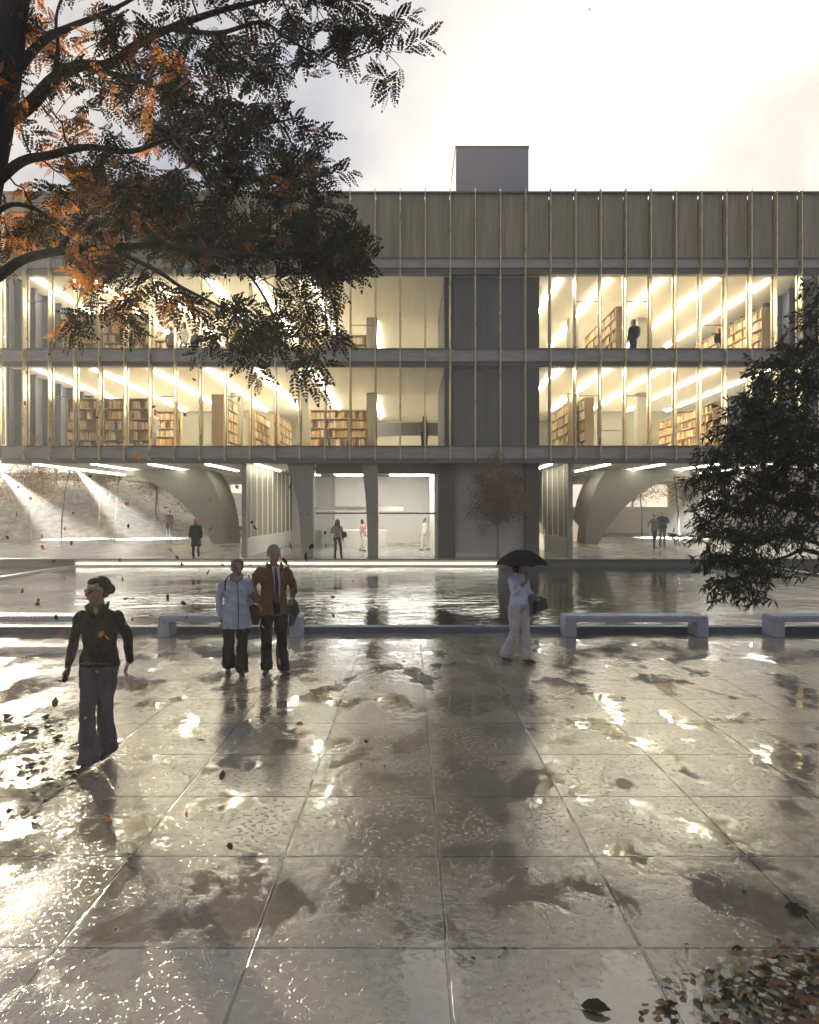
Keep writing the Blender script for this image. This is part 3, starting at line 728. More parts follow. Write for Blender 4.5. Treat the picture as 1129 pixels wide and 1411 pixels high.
def make_person(loc, rz, label, sc=1.0, style=None, vox=.009, group=None, **pose):
    J = dict(BASE); J.update(pose)
    for q in ('aL', 'aR'): J[q] = [(J[q][0][0]*.94, J[q][0][1], J[q][0][2]-.035)]+list(J[q][1:])
    S = dict(top='black_cloth', bottom='black_cloth', hair='short', hairc='hair_dark', skin='skin', shoe='shoe',
        hem=.86, width=1.0, flare=.062, sleeve=1.0, folds=.018, coat_flare=0, topname='jacket', belly=0, botname='trousers', thick=.0)
    S.update(style or {})
    t = empty('person', loc, rz); t.scale = (sc, sc, sc); tag(t, label, 'person', group)
    W = S['width']; hx = (V(J['lL'][0])+V(J['lR'][0]))/2; sh = (V(J['aL'][0])+V(J['aR'][0]))/2+V((0, 0, .035))
    hw = (V(J['aR'][0])-V(J['aL'][0])).length/2
    zz = lambda f: lerp((hx.x, hx.y, J['hip']), (sh.x, sh.y, J['sho']), f)
    # body: one continuous skin
    mb = MB()
    mb.tube([zz(-.06), zz(.05), zz(.3), zz(.55), zz(.8), zz(.97), zz(1.06)],
            [(.12*W, .085), (.145*W, .095), (.115*W, .08), (.13*W, .09), (.15*W, .095), (.12*W, .07), (.06, .055)], 16, round_=True)
    hm = headm(J); hp = V(J['head'])
    mb.tube([zz(.98), lerp(zz(1.02), hp, .45), hp+V((0, .012, -.03))], [(.062, .058), (.050, .052), (.050, .055)], 12, round_=True)
    E = lambda c, r, k=12: mb.ell(c, r, 0, k, 8, hm)
    E((0, .012, .035), (.074, .093, .088)); E((0, -.022, -.03), (.058, .062, .078)); E((0, -.045, -.082), (.030, .030, .022))
    E((0, -.078, .018), (.045, .016, .010)); E((0, -.088, -.012), (.0105, .016, .026)); E((0, -.098, -.026), (.015, .014, .011))
    E((0, -.078, -.058), (.024, .012, .010)); E((.038, -.058, -.018), (.022, .02, .018)); E((-.038, -.058, -.018), (.022, .02, .018))
    for s in (-1, 1): E((s*.078, .010, -.002), (.010, .018, .030))
    for a, h_, inw in ((J['aL'], J['hL'], 1), (J['aR'], J['hR'], -1)):
        a = [V(q) for q in a]
        mb.tube([a[0], lerp(a[0], a[1], .5), a[1], lerp(a[1], a[2], .4), a[2]], [.045, .041, .034, .034, .024], 10, round_=True)
        hand(mb, a[2], h_, J.get('curl', .55), inw, J.get('wide'))
    for l, f in ((J['lL'], J['fL']), (J['lR'], J['fR'])):
        l = [V(q) for q in l]; f = V(f)
        mb.tube([l[0], lerp(l[0], l[1], .5), l[1], lerp(l[1], l[2], .35), l[2]], [.078, .066, .048, .047, .032], 10, round_=True)
        fd = (f-V((l[2].x, l[2].y, f.z))).normalized(); heel = V((l[2].x, l[2].y, f.z+.005))-fd*.035
        mb.tube([l[2], heel+fd*.03+V((0, 0, .02))], [.032, .034], 8, round_=True)
        mb.tube([heel, lerp(heel, f, .5), f], [(.028, .028), (.036, .026), (.030, .018)], 10, ref=(0, 0, 1), round_=True)
    solid(mb, 'body', M[S['skin']], t, min(vox, .009) if vox < .012 else vox, 1)
    # face details
    for s in (-1, 1):
        mb = MB(); mb.ell((s*.030, -.077, .003), (.012, .008, .0055), 0, 8, 6, hm); mb.build('eye', M['eye'], t)
    mb = MB(); mb.ell((0, -.0895, -.060), (.021, .005, .0065), 0, 10, 6, hm); mb.build('mouth', M['lip_skin'], t)
    # hair
    mb = MB(); E = lambda c, r: mb.ell(c, r, 0, 14, 10, hm)
    hs = S['hair']
    E((0, .034, .050), (.081, .090, .084)); 
    if hs == 'balding': mb = MB(); E = lambda c, r: mb.ell(c, r, 0, 14, 10, hm); E((0, .040, .040), (.084, .082, .086)); E((0, .02, .082), (.062, .078, .050))
    if hs in ('long', 'bob', 'crop'):
        for s in (-1, 1): E((s*.055, .0, .035), (.030, .062, .060))
    if hs == 'crop':
        E((0, -.035, .098), (.060, .045, .032)); E((0, .05, .0), (.078, .06, .08))
    if hs == 'bun': mb = MB(); E = lambda c, r: mb.ell(c, r, 0, 14, 10, hm); E((0, .036, .044), (.081, .085, .082)); E((0, .06, .0), (.068, .05, .07)); E((0, .118, .0), (.040, .036, .046)); E((0, -.02, .075), (.062, .055, .042))
    if hs == 'bob':
        E((0, .05, -.02), (.088, .065, .10))
        for s in (-1, 1): E((s*.066, .012, -.02), (.026, .05, .085))
    if hs == 'long':
        mb.tube([hm @ V((0, .04, .04)), hm @ V((0, .065, -.08)), hm @ V((0, .075, -.20)), hm @ V((0, .07, -.33))], [(.08, .06), (.095, .05), (.09, .04), (.05, .02)], 12, round_=True)
        for s in (-1, 1): mb.tube([hm @ V((s*.062, .0, .03)), hm @ V((s*.075, -.005, -.08)), hm @ V((s*.085, -.035, -.19)), hm @ V((s*.075, -.045, -.30))], [.028, .03, .028, .012], 8, round_=True)
    solid(mb, 'hair', M[S['hairc']], t, min(vox, .008) if vox < .012 else vox, 2)
    # trousers / tights
    mb = MB(); fl = S['flare']
    tw = S.get('tw', 1.0)
    mb.tube([zz(.16), zz(.02), zz(-.10)], [(.138*W, .098), (.165*W, .112), (.155*W, .105)], 16, round_=False)
    for l in (J['lL'], J['lR']):
        l = [V(q) for q in l]; an = l[2]+V((0, 0, S.get('cuff', -.025)))
        mb.tube([l[0]+V((0, 0, .0)), lerp(l[0], l[1], .45), l[1], lerp(l[1], an, .5), an], [.096*tw, .087*tw, .070*tw, (.062*tw+fl)/2+.004, fl], 14, round_=False)
    solid(mb, S['botname'], M[S['bottom']], t, vox, 1, S['folds']*.8)
    # top
    hem = S['hem']; cf = S['coat_flare']; th = S['thick']; bl = S['belly']
    mb = MB(); c0 = V((hx.x, hx.y, hem))
    stn = [(c0, (.170*W+cf+th, .118+cf*.6+th)), (lerp(c0, zz(.05), .6) if hem < .9 else zz(.08), (.168*W+cf*.6+th, .118+cf*.4+th+bl*.4)), (zz(.3), (.140*W+th+cf*.2, .102+th+bl)), (zz(.55), (.150*W+th, .108+th+bl*.8)),
           (zz(.8), (min(.168*W, hw)+th, .110+th)), (zz(.93), (hw*.93, .090+th)), (zz(.99), (hw*.74, .078+th*.6)), (zz(1.05), (hw*.47, .068)), (zz(1.10), (.064, .062))]
    if hem > zz(.08).z: stn = [stn[0]]+stn[2:]
    mb.tube([p for p, _ in stn], [r for _, r in stn], 20, round_=False)
    for a in (J['aL'], J['aR']):
        a = [V(q) for q in a]; sl_ = S['sleeve']; k = S.get('arm', 1.0)
        if sl_ >= 1: mb.tube([a[0], lerp(a[0], a[1], .25), lerp(a[0], a[1], .55), a[1], lerp(a[1], a[2], .5), lerp(a[1], a[2], .97)], [.058*k, .062*k, .057*k, .052*k, .046*k, .041*k], 12, round_=True)
        elif sl_ > .5: mb.tube([a[0], lerp(a[0], a[1], .25), lerp(a[0], a[1], .5), a[1], lerp(a[1], a[2], (sl_-.5)*2)], [.054*k, .058*k, .054*k, .050*k, .046*k], 12, round_=True)
        else: mb.tube([a[0], lerp(a[0], a[1], .3), lerp(a[0], a[1], .6*sl_*2)], [.054, .060, .058], 12, round_=True)
    if S.get('collar'):
        mb.tube([zz(1.02), zz(1.13)+V((0, .01, 0))], [(.085, .080), (.072, .072)], 14)
    solid(mb, S['topname'], M[S['top']], t, vox, 1, S['folds'])
    # shoes
    for l, f in ((J['lL'], J['fL']), (J['lR'], J['fR'])):
        l = [V(q) for q in l]; f = V(f); fd = (f-V((l[2].x, l[2].y, f.z))).normalized(); heel = V((l[2].x, l[2].y, f.z+.008))-fd*.045
        mb = MB(); mb.tube([heel, lerp(heel, f, .5), f+fd*.015], [(.036, .036), (.044, .034), (.036, .026)], 12, ref=(0, 0, 1), round_=True)
        mb.tube([heel+fd*.03, l[2]+V((0, 0, -.01))], [.036, .037], 10)
        solid(mb, 'shoe', M[S['shoe']], t, vox, 1)
    return t, hm, J
def child(mb, name, m, t, vox=None, **k):
    if vox: return solid(mb, name, m, t, vox, **k)
    return mb.build(name, m, t)

# 1 the walking woman in front: head turned to our left, flared trousers
Y = 6.87
t, hm, J = make_person((sx(137, Y), Y, .002), 0, 'woman walking toward us in a black jacket, sunglasses and grey flared trousers', 1.015,
    dict(top='navy', bottom='grey_purple', hair='bun', hem=.90, flare=.092, skin='skin_shade', folds=.022, collar=True, thick=.008, tw=.96, arm=.90, width=1.04, cuff=-.05), vox=.009,
    yaw=-48, tilt=3, head=(-.012, -.02, 1.60),
    aL=[(-.185, .0, 1.385), (-.245, .02, 1.12), (-.262, -.05, .885)], hL=(-.275, -.085, .80),
    aR=[(.185, .0, 1.385), (.255, .05, 1.13), (.262, .03, .93)], hR=(.235, .0, .84),
    lL=[(-.085, 0, .93), (-.055, -.12, .52), (-.022, -.18, .10)], fL=(-.03, -.33, .045),
    lR=[(.09, 0, .93), (.055, -.01, .50), (.022, .14, .13)], fR=(.02, .02, .04), curl=.7)
mb = MB()
for s in (-1, 1): mb.ell((s*.034, -.080, .008), (.034, .012, .022), 0, 12, 8, hm)
mb.tube([hm @ V((-.03, -.09, .014)), hm @ V((.03, -.09, .014))], [.006, .006], 6)
for s in (-1, 1): mb.tube([hm @ V((s*.062, -.07, .012)), hm @ V((s*.080, -.03, .012)), hm @ V((s*.084, .012, .008))], [(.004, .010), (.003, .009), (.003, .007)], 6)
child(mb, 'sunglasses', M['black_gloss'], t)
mb = MB()
for s in (-1, 1): mb.tube([(s*.07, .04, 1.475), (s*.085, -.05, 1.45), (s*.050, -.112, 1.39), (s*.005, -.132, 1.31)], [(.02, .016), (.027, .018), (.028, .014), (.014, .010)], 10, round_=True)
mb.tube([(-.05, -.09, 1.44), (0, -.115, 1.42), (.05, -.09, 1.44)], [.03, .034, .03], 10, round_=True)
child(mb, 'scarf', M['scarf'], t, .009, folds=.02)
mb = MB(); mb.tube([(.0, -.135, 1.45), (.035, -.15, 1.42), (.03, -.15, 1.385)], [(.016, .01), (.030, .012), (.010, .008)], 8, round_=True); child(mb, 'scarf_knot', M['scarf_light'], t, .007)
mb = MB(); mb.tube([(-.13, -.10, .93), (-.05, -.13, .94), (.06, -.13, .94), (.13, -.10, .93)], [(.006, .014)]*4, 6); mb.box(-.075, -.035, -.142, -.13, .925, .955); child(mb, 'belt', M['shoe'], t)
mb = MB(); wr = V(J['aL'][2]); d = (V(J['hL'])-wr).normalized(); mb.tube([wr, wr+d*.06, wr+d*.115], [(.024, .028), (.024, .044), (.021, .042)], 12, ref=(0, -1, 0), round_=True); child(mb, 'glove', M['black_cloth'], t, .008)
mb = MB()
for i in range(5): mb.ell((.012, -.132-.004*(i % 2), 1.20-i*.062), (.008, .005, .008), 0, 8, 6)
child(mb, 'buttons', M['black_gloss'], t)

# 2 couple
Y = 10.5
t, hm, J = make_person((sx(326, Y), Y, .002), R(12), 'older woman with short grey hair in a pale blue coat and wide black trousers', .985,
    dict(top='pale_coat', bottom='black_cloth', hair='crop', hairc='hair_grey', hem=.70, flare=.098, tw=1.12, coat_flare=.022, thick=.022, collar=True, belly=.02, arm=1.02, topname='coat', skin='skin_shade', folds=.03, width=1.04), vox=.011,
    yaw=14, head=(.01, -.02, 1.585), aL=[(-.19, 0, 1.38), (-.25, .05, 1.12), (-.225, .0, .86)], hL=(-.21, -.03, .78),
    aR=[(.19, 0, 1.38), (.24, .06, 1.14), (.17, .0, .94)], hR=(.14, -.03, .87), lL=[(-.09, 0, .92), (-.11, .04, .50), (-.12, .16, .14)], fL=(-.13, .03, .04),
    lR=[(.09, 0, .92), (.085, -.03, .50), (.07, -.03, .085)], fR=(.09, -.18, .03))
mb = MB(); mb.tube([(-.06, -.10, 1.43), (.0, -.12, 1.40), (.06, -.10, 1.43)], [.036, .04, .036], 10, round_=True); mb.tube([(-.05, .05, 1.47), (-.075, -.03, 1.46), (-.06, -.09, 1.43)], [.03]*3, 8, round_=True); mb.tube([(.05, .05, 1.47), (.075, -.03, 1.46), (.06, -.09, 1.43)], [.03]*3, 8, round_=True)
child(mb, 'scarf', M['grey_cloth'], t, .01)
mb = MB(); mb.tube([(-.11, -.06, 1.46), (-.15, -.11, 1.40), (-.16, -.13, 1.25)], [(.010, .006)]*3, 6); mb.tube([(.02, -.142, 1.36), (.03, -.175, 1.1), (.03, -.185, .72)], [(.005, .004)]*3, 6); child(mb, 'coat_trim', M['black_cloth'], t)
mb = MB(); mb.box(.14, .34, -.04, .03, .72, 1.02, bev=.03); mb.tube([(.17, 0, 1.0), (.2, .02, 1.25), (.17, .02, 1.45)], [.01]*3, 6)
bagw = solid(mb, 'shoulder_bag', M['black_cloth'], None, .012, folds=.02); bagw.location = t.location; bagw.rotation_euler = t.rotation_euler
tag(bagw, 'dark shoulder bag between the couple at the bench', 'bag')
Y = 10.6
t, hm, J = make_person((sx(377, Y), Y, .002), R(6), 'balding man in a brown jacket and black trousers walking beside the woman in pale blue', 1.09,
    dict(top='brown_coat', bottom='black_cloth', hair='balding', hairc='hair_grey', hem=.80, flare=.078, tw=1.02, coat_flare=.012, thick=.024, collar=True, arm=1.0, skin='skin_shade', folds=.032, width=1.02), vox=.011,
    yaw=12, head=(.01, -.035, 1.60), aL=[(-.20, 0, 1.40), (-.275, .04, 1.15), (-.21, -.06, .97)], hL=(-.15, -.10, .90),
    aR=[(.20, 0, 1.40), (.27, .03, 1.14), (.25, -.11, 1.02)], hR=(.235, -.18, .99), lL=[(-.09, 0, .92), (-.095, -.01, .50), (-.09, .02, .085)], fL=(-.10, -.13, .03),
    lR=[(.09, 0, .92), (.11, -.05, .51), (.13, -.02, .085)], fR=(.20, -.15, .03))
mb = MB()
mb.add([(-.01, -.150, 1.44), (.085, -.125, 1.44), (.10, -.156, 1.2), (.085, -.160, .98), (.03, -.168, .98), (.025, -.166, 1.2)]+[(-.01, -.09, 1.44), (.085, -.08, 1.44), (.10, -.1, 1.2), (.085, -.1, .98), (.03, -.1, .98), (.025, -.1, 1.2)],
       [[0, 1, 2, 5], [5, 2, 3, 4], [6, 11, 8, 7], [11, 10, 9, 8], [0, 6, 7, 1], [1, 7, 8, 2], [2, 8, 9, 3], [3, 9, 10, 4], [4, 10, 11, 5], [5, 11, 6, 0]])
child(recalc(mb.build('shirt', M['shirt_blue'], t)) and MB(), 'seam', M['tie'], t) if False else None
mb2 = MB(); mb2.tube([(.035, -.155, 1.43), (.055, -.176, 1.25), (.06, -.178, .96)], [(.013, .006), (.022, .006), (.028, .005)], 8, round_=True); child(mb2, 'tie', M['tie'], t)
mb.build('shirt', M['shirt_blue'], t)
mb = MB(); mb.tube([(.03, -.15, 1.0), (.055, -.165, .9), (.06, -.155, .82)], [(.045, .02)]*3, 8); child(mb, 'jumper', M['black_cloth'], t)
mb = MB(); mb.tube([(-.075, -.06, 1.49), (-.07, -.125, 1.42), (.0, -.16, 1.34)], [(.022, .01), (.032, .01), (.008, .006)], 8); mb.tube([(.10, -.06, 1.49), (.115, -.11, 1.42), (.10, -.15, 1.33)], [(.022, .01), (.03, .01), (.008, .006)], 8); child(mb, 'lapels', M['brown_coat'], t, .009)
mb = MB(); mb.tube([(.25, -.17, 1.0), (.285, -.12, .86), (.235, -.10, .66)], [(.05, .03), (.075, .045), (.03, .02)], 12, round_=True); mb.tube([(.20, -.09, 1.48), (.23, -.15, 1.25), (.25, -.17, .98)], [.009]*3, 6)
b2 = solid(mb, 'folded_umbrella', M['bag'], None, .011, folds=.02); b2.location = t.location; b2.rotation_euler = t.rotation_euler; b2.scale = t.scale
tag(b2, 'black folded bag carried in the hand of the man in brown', 'bag')

# 3 woman with umbrella, facing right
Y = 11.45
t, hm, J = make_person((sx(715, Y), Y, .002), R(38), 'woman in a white top and cream trousers walking under a black umbrella', .965,
    dict(top='white_tee', bottom='cream', hair='bob', hairc='hair_dark', hem=.93, flare=.090, tw=1.12, thick=.012, sleeve=.72, skin='skin_shade', folds=.024, topname='top', cuff=-.03), vox=.011,
    yaw=15, head=(.0, -.02, 1.575), aL=[(-.18, 0, 1.38), (-.20, -.08, 1.13), (-.03, -.20, 1.33)], hL=(.0, -.17, 1.43),
    aR=[(.18, 0, 1.38), (.24, .02, 1.13), (.20, -.16, 1.05)], hR=(.17, -.23, 1.04), wide=(0, -.6, .6),
    lL=[(-.09, 0, .92), (-.10, .0, .50), (-.14, .17, .12)], fL=(-.15, .05, .04), lR=[(.09, 0, .92), (.09, -.06, .51), (.06, -.12, .085)], fR=(.07, -.27, .03))
mb = MB(); mb.tube([(.22, -.18, 1.07), (.26, -.19, .97), (.27, -.19, .84)], [(.10, .05), (.15, .06), (.15, .05)], 12, ref=(0, 0, 1)); mb2 = MB()
mb2 = MB(); mb2.prism([(.10, .80), (.42, .86), (.38, 1.02), (.24, 1.08), (.13, .98)], -.27, -.18); mb2.tube([(.05, -.08, 1.46), (.10, -.16, 1.3), (.16, -.22, 1.05)], [(.012, .008)]*3, 6); mb2.tube([(.05, .08, 1.46), (.0, .0, 1.48), (.05, -.08, 1.46)], [(.012, .008)]*3, 6)
hb = solid(mb2, 'handbag', M['bag'], None, .011); hb.location = t.location; hb.rotation_euler = t.rotation_euler; hb.scale = t.scale
tag(hb, 'black handbag slung at the side of the woman under the umbrella', 'handbag')
u = empty('umbrella', (sx(719.5, 11.4), 11.4, 1.53)); tag(u, 'open black umbrella over the woman in white', 'umbrella')
mb = MB(); n = 48; rings = 9; vs = []; fs = []
def canopy(off):
    o = []
    for j in range(rings+1):
        r = j/rings
        for i in range(n):
            a = 2*math.pi*i/n+.2; rib = abs(math.sin(4*(a-.2)))
            rad = .415*r*(1-.055*rib*r); z = .235*(1-r**2.1)-.012*0 - .0 + .020*rib*r*r
            o.append((rad*math.cos(a), rad*math.sin(a), z-off))
    return o
for off, flip in ((0, False), (.006, True)):
    vs = canopy(off); fs = []
    for j in range(rings):
        for i in range(n):
            q = [j*n+i, j*n+(i+1) % n, (j+1)*n+(i+1) % n, (j+1)*n+i]; fs.append(q[::-1] if flip else q)
    mb.add(vs, fs, 0, True)
mb.build('canopy', M['umbrella'], u)
mb = MB(); mb.tube([(0, 0, .27), (-.02, 0, .0), (-.04, .0, -.36)], [.006, .006, .006], 8); mb.build('shaft', M['metal_dark'], u)
for i in range(8):
    mb = MB(); a = 2*math.pi*i/8+.2
    mb.tube([(0, 0, .225), (.2*math.cos(a), .2*math.sin(a), .175), (.41*math.cos(a), .41*math.sin(a), .0)], [.003]*3, 5); mb.build('rib', M['metal_dark'], u)
mb = MB(); mb.tube([(-.04, 0, -.36), (-.045, 0, -.42), (-.03, 0, -.455), (.0, 0, -.45)], [.012, .012, .011, .010], 8, round_=True); mb.build('handle', M['shoe'], u)

# 4 podium people and others further off
def small(px, Y, z, rz, label, sc, st, pose=None, grp=None): return make_person((sx(px, Y), Y, z), R(rz), label, sc, st, vox=.018, group=grp, **(pose or {}))
WALK = dict(lL=[(-.09, 0, .92), (-.09, -.09, .51), (-.07, -.12, .09)], fL=(-.07, -.26, .03), lR=[(.09, 0, .92), (.09, .04, .50), (.07, .20, .12)], fR=(.07, .08, .04))
small(270, 31.2, .352, 4, 'woman with long red hair in a knee length black coat on the podium', 1.02, dict(hair='long', hairc='hair_red', hem=.52, coat_flare=.03, flare=.045, tw=.72, thick=.01, topname='coat'), WALK)
small(465, 31.0, .352, 30, 'woman in dark jeans and beige jacket with a shoulder bag on the podium', .99, dict(top='beige', bottom='jeans', hair='long', hairc='hair_dark', flare=.05, tw=.8, hem=.95),
      dict(yaw=-30, aL=[(-.19, 0, 1.39), (-.27, .05, 1.14), (-.20, -.12, 1.12)], hL=(-.14, -.17, 1.14), lR=[(.09, 0, .92), (.14, -.02, .50), (.20, .0, .085)], fR=(.24, -.14, .03)))
mb = MB(); mb.box(.18, .40, -.07, .07, .92, 1.15, bev=.03); mb.tube([(.22, 0, 1.14), (.1, -.1, 1.3), (-.08, -.1, 1.42)], [.01]*3, 6)
o = mb.build('shoulder_bag', M['hair_brown']); o.location = (sx(465, 31.0), 31.0, .352); tag(o, 'brown shoulder bag of the woman in jeans on the podium', 'bag')
small(902, 36.2, .63, 8, 'left one of the two figures strolling arm in arm under the right arch', .98, dict(top='grey_cloth', bottom='jeans', hair='short', flare=.05, tw=.8),
      dict(aL=[(-.19, 0, 1.39), (-.30, .02, 1.15), (-.36, -.1, 1.0)], hL=(-.38, -.14, .95), **{k: v for k, v in WALK.items()}))
small(913, 36.3, .64, -5, 'broader one of the two figures strolling arm in arm under the right arch', 1.05, dict(top='jeans', bottom='grey_cloth', hair='short', flare=.06, tw=.95, thick=.03, width=1.15),
      dict(aL=[(-.2, 0, 1.39), (-.28, .02, 1.15), (-.14, -.14, 1.08)], hL=(-.08, -.16, 1.08), aR=[(.2, 0, 1.39), (.30, .02, 1.15), (.14, -.14, 1.08)], hR=(.08, -.16, 1.08)))
small(233, 44.0, .76, 0, 'faint distant person in the mist left of the big arch', 1.0, dict(top='black_cloth', bottom='black_cloth', hair='short'))
small(500, 37.5, .352, 60, 'person in a pink top inside the glazed lobby', .95, dict(top='pink', bottom='white_cloth', hair='bob'), WALK)
small(585, 38.5, .352, -70, 'pale dressed person behind the right lobby glass', .98, dict(top='white_cloth', bottom='white_cloth', hair='short'), WALK)
small(213, 33.6, 5.202, 65, 'person in a white dress by the lower glass beside the shelves', 1.08, dict(top='white_cloth', bottom='beige', hair='bun', hem=.55, coat_flare=.02, tw=.7, flare=.045), WALK)
small(236, 34.6, 9.302, 170, 'dark dressed person standing left of the woman in white, upper floor', 1.05, dict(top='grey_cloth', bottom='jeans', hair='short'))
small(253, 34.2, 9.302, -25, 'woman in a white top walking on the upper floor', 1.12, dict(top='white_cloth', bottom='beige', hair='long', flare=.05, tw=.8, sleeve=.4), WALK)
small(269, 35.0, 9.302, 150, 'dark dressed person standing right of the woman in white, upper floor', 1.06, dict(top='jeans', bottom='black_cloth', hair='short'))
small(464, 35.5, 9.302, 40, 'person in a blue shirt on the upper floor behind the tree', 1.08, dict(top='shirt_blue', bottom='jeans', hair='short'), WALK)
t, hm, J = small(873, 33.7, 9.302, -60, 'dark dressed person with a backpack at the upper right glass', 1.12, dict(top='black_cloth', bottom='black_cloth', hair='bob', thick=.02, flare=.055))
mb = MB(); mb.box(-.15, .15, .12, .30, 1.0, 1.42, bev=.05); mb.tube([(-.1, .15, 1.42), (-.12, 0, 1.46), (-.11, -.13, 1.3)], [.015]*3, 6); mb.tube([(.1, .15, 1.42), (.12, 0, 1.46), (.11, -.13, 1.3)], [.015]*3, 6)
o = mb.build('backpack', M['bag']); o.location = t.location; o.rotation_euler = t.rotation_euler; o.scale = t.scale; tag(o, 'black backpack worn at the upper right glass', 'backpack')
small(991, 34.5, 9.302, 30, 'red haired person in a black top and white skirt, upper floor far right', 1.04, dict(top='black_cloth', bottom='white_cloth', hair='long', hairc='hair_red', tw=1.1, flare=.1))
small(585, 34.8, 5.202, 20, 'long haired person in dark clothes beside the core on the lower floor', 1.0, dict(top='grey_cloth', bottom='black_cloth', hair='long', hairc='hair_brown', hem=.6))
# ------------------------------------------------------------------ trees
nr = np.random.default_rng(11)
def leafmesh(name, mats, V_, F4, F3, mi, parent):
    pass
class LeafCloud:
    """many small leaf faces gathered in arrays"""
    def __init__(s): s.v = []; s.mi = []; s.n = 0
    def blades(s, base, d, side, length, width, mi, droop=.15):
        """arrays (k,3): folded lanceolate blades of 2 quads each -> 6 verts"""
        base = np.asarray(base); d = np.asarray(d); side = np.asarray(side)
        L_ = np.asarray(length)[:, None]; W_ = np.asarray(width)[:, None]
        nrm = np.cross(d, side)
        m1 = base+d*L_*.38; m2 = base+d*L_*.75-nrm*0; tip = base+d*L_; tip[:, 2] -= (L_[:, 0]*droop)
        fold = nrm*W_*.25
        v = np.stack([base, m1+side*W_*.5+fold, m2+side*W_*.36+fold, tip, m2-side*W_*.36+fold, m1-side*W_*.5+fold], 1)
        s.v.append(v.reshape(-1, 3)); s.mi.append(np.repeat(np.asarray(mi), 2))
    def build(s, name, mats, parent=None):
        v = np.concatenate(s.v).astype(np.float32); k = len(v)//6
        me = bpy.data.meshes.new(name); me.vertices.add(len(v)); me.vertices.foreach_set('co', v.ravel())
        idx = (np.arange(k)*6)[:, None]; q = np.concatenate([idx+np.array([0, 1, 2, 3]), idx+np.array([0, 3, 4, 5])], 1).ravel()
        me.loops.add(len(q)); me.loops.foreach_set('vertex_index', q.astype(np.int32))
        me.polygons.add(2*k); me.polygons.foreach_set('loop_start', np.arange(0, 8*k, 4, dtype=np.int32)); me.polygons.foreach_set('loop_total', np.full(2*k, 4, dtype=np.int32))
        me.polygons.foreach_set('material_index', np.concatenate(s.mi).astype(np.int32))
        for m in mats: me.materials.append(m)
        me.update(); me.validate()
        o = bpy.data.objects.new(name, me); COL.objects.link(o)
        if parent is not None: o.parent = parent
        return o
def nz(a): return a/np.linalg.norm(a, axis=-1, keepdims=True)

def curve_pts(p, q, n=6, wob=.1, sag=0):
    p = V(p); q = V(q); o = []
    for i in range(n+1):
        t = i/n; w_ = math.sin(math.pi*t)*wob*(q-p).length
        o.append(p.lerp(q, t)+V((rng.uniform(-1, 1), rng.uniform(-1, 1), rng.uniform(-1, 1)))*w_*.35+V((0, 0, -sag*t*t)))
    return o
def smoothpath(pts, n=5):
    o = []
    P_ = [V(p) for p in pts]; P_ = [P_[0]*2-P_[1]]+P_+[P_[-1]*2-P_[-2]]
    for i in range(1, len(P_)-2):
        a, b, c, d = P_[i-1:i+3]
        for j in range(n):
            t = j/n
            o.append(.5*((2*b)+(c-a)*t+(2*a-5*b+4*c-d)*t*t+(3*b-a-3*c+d)*t**3))
    o.append(P_[-2]); return o

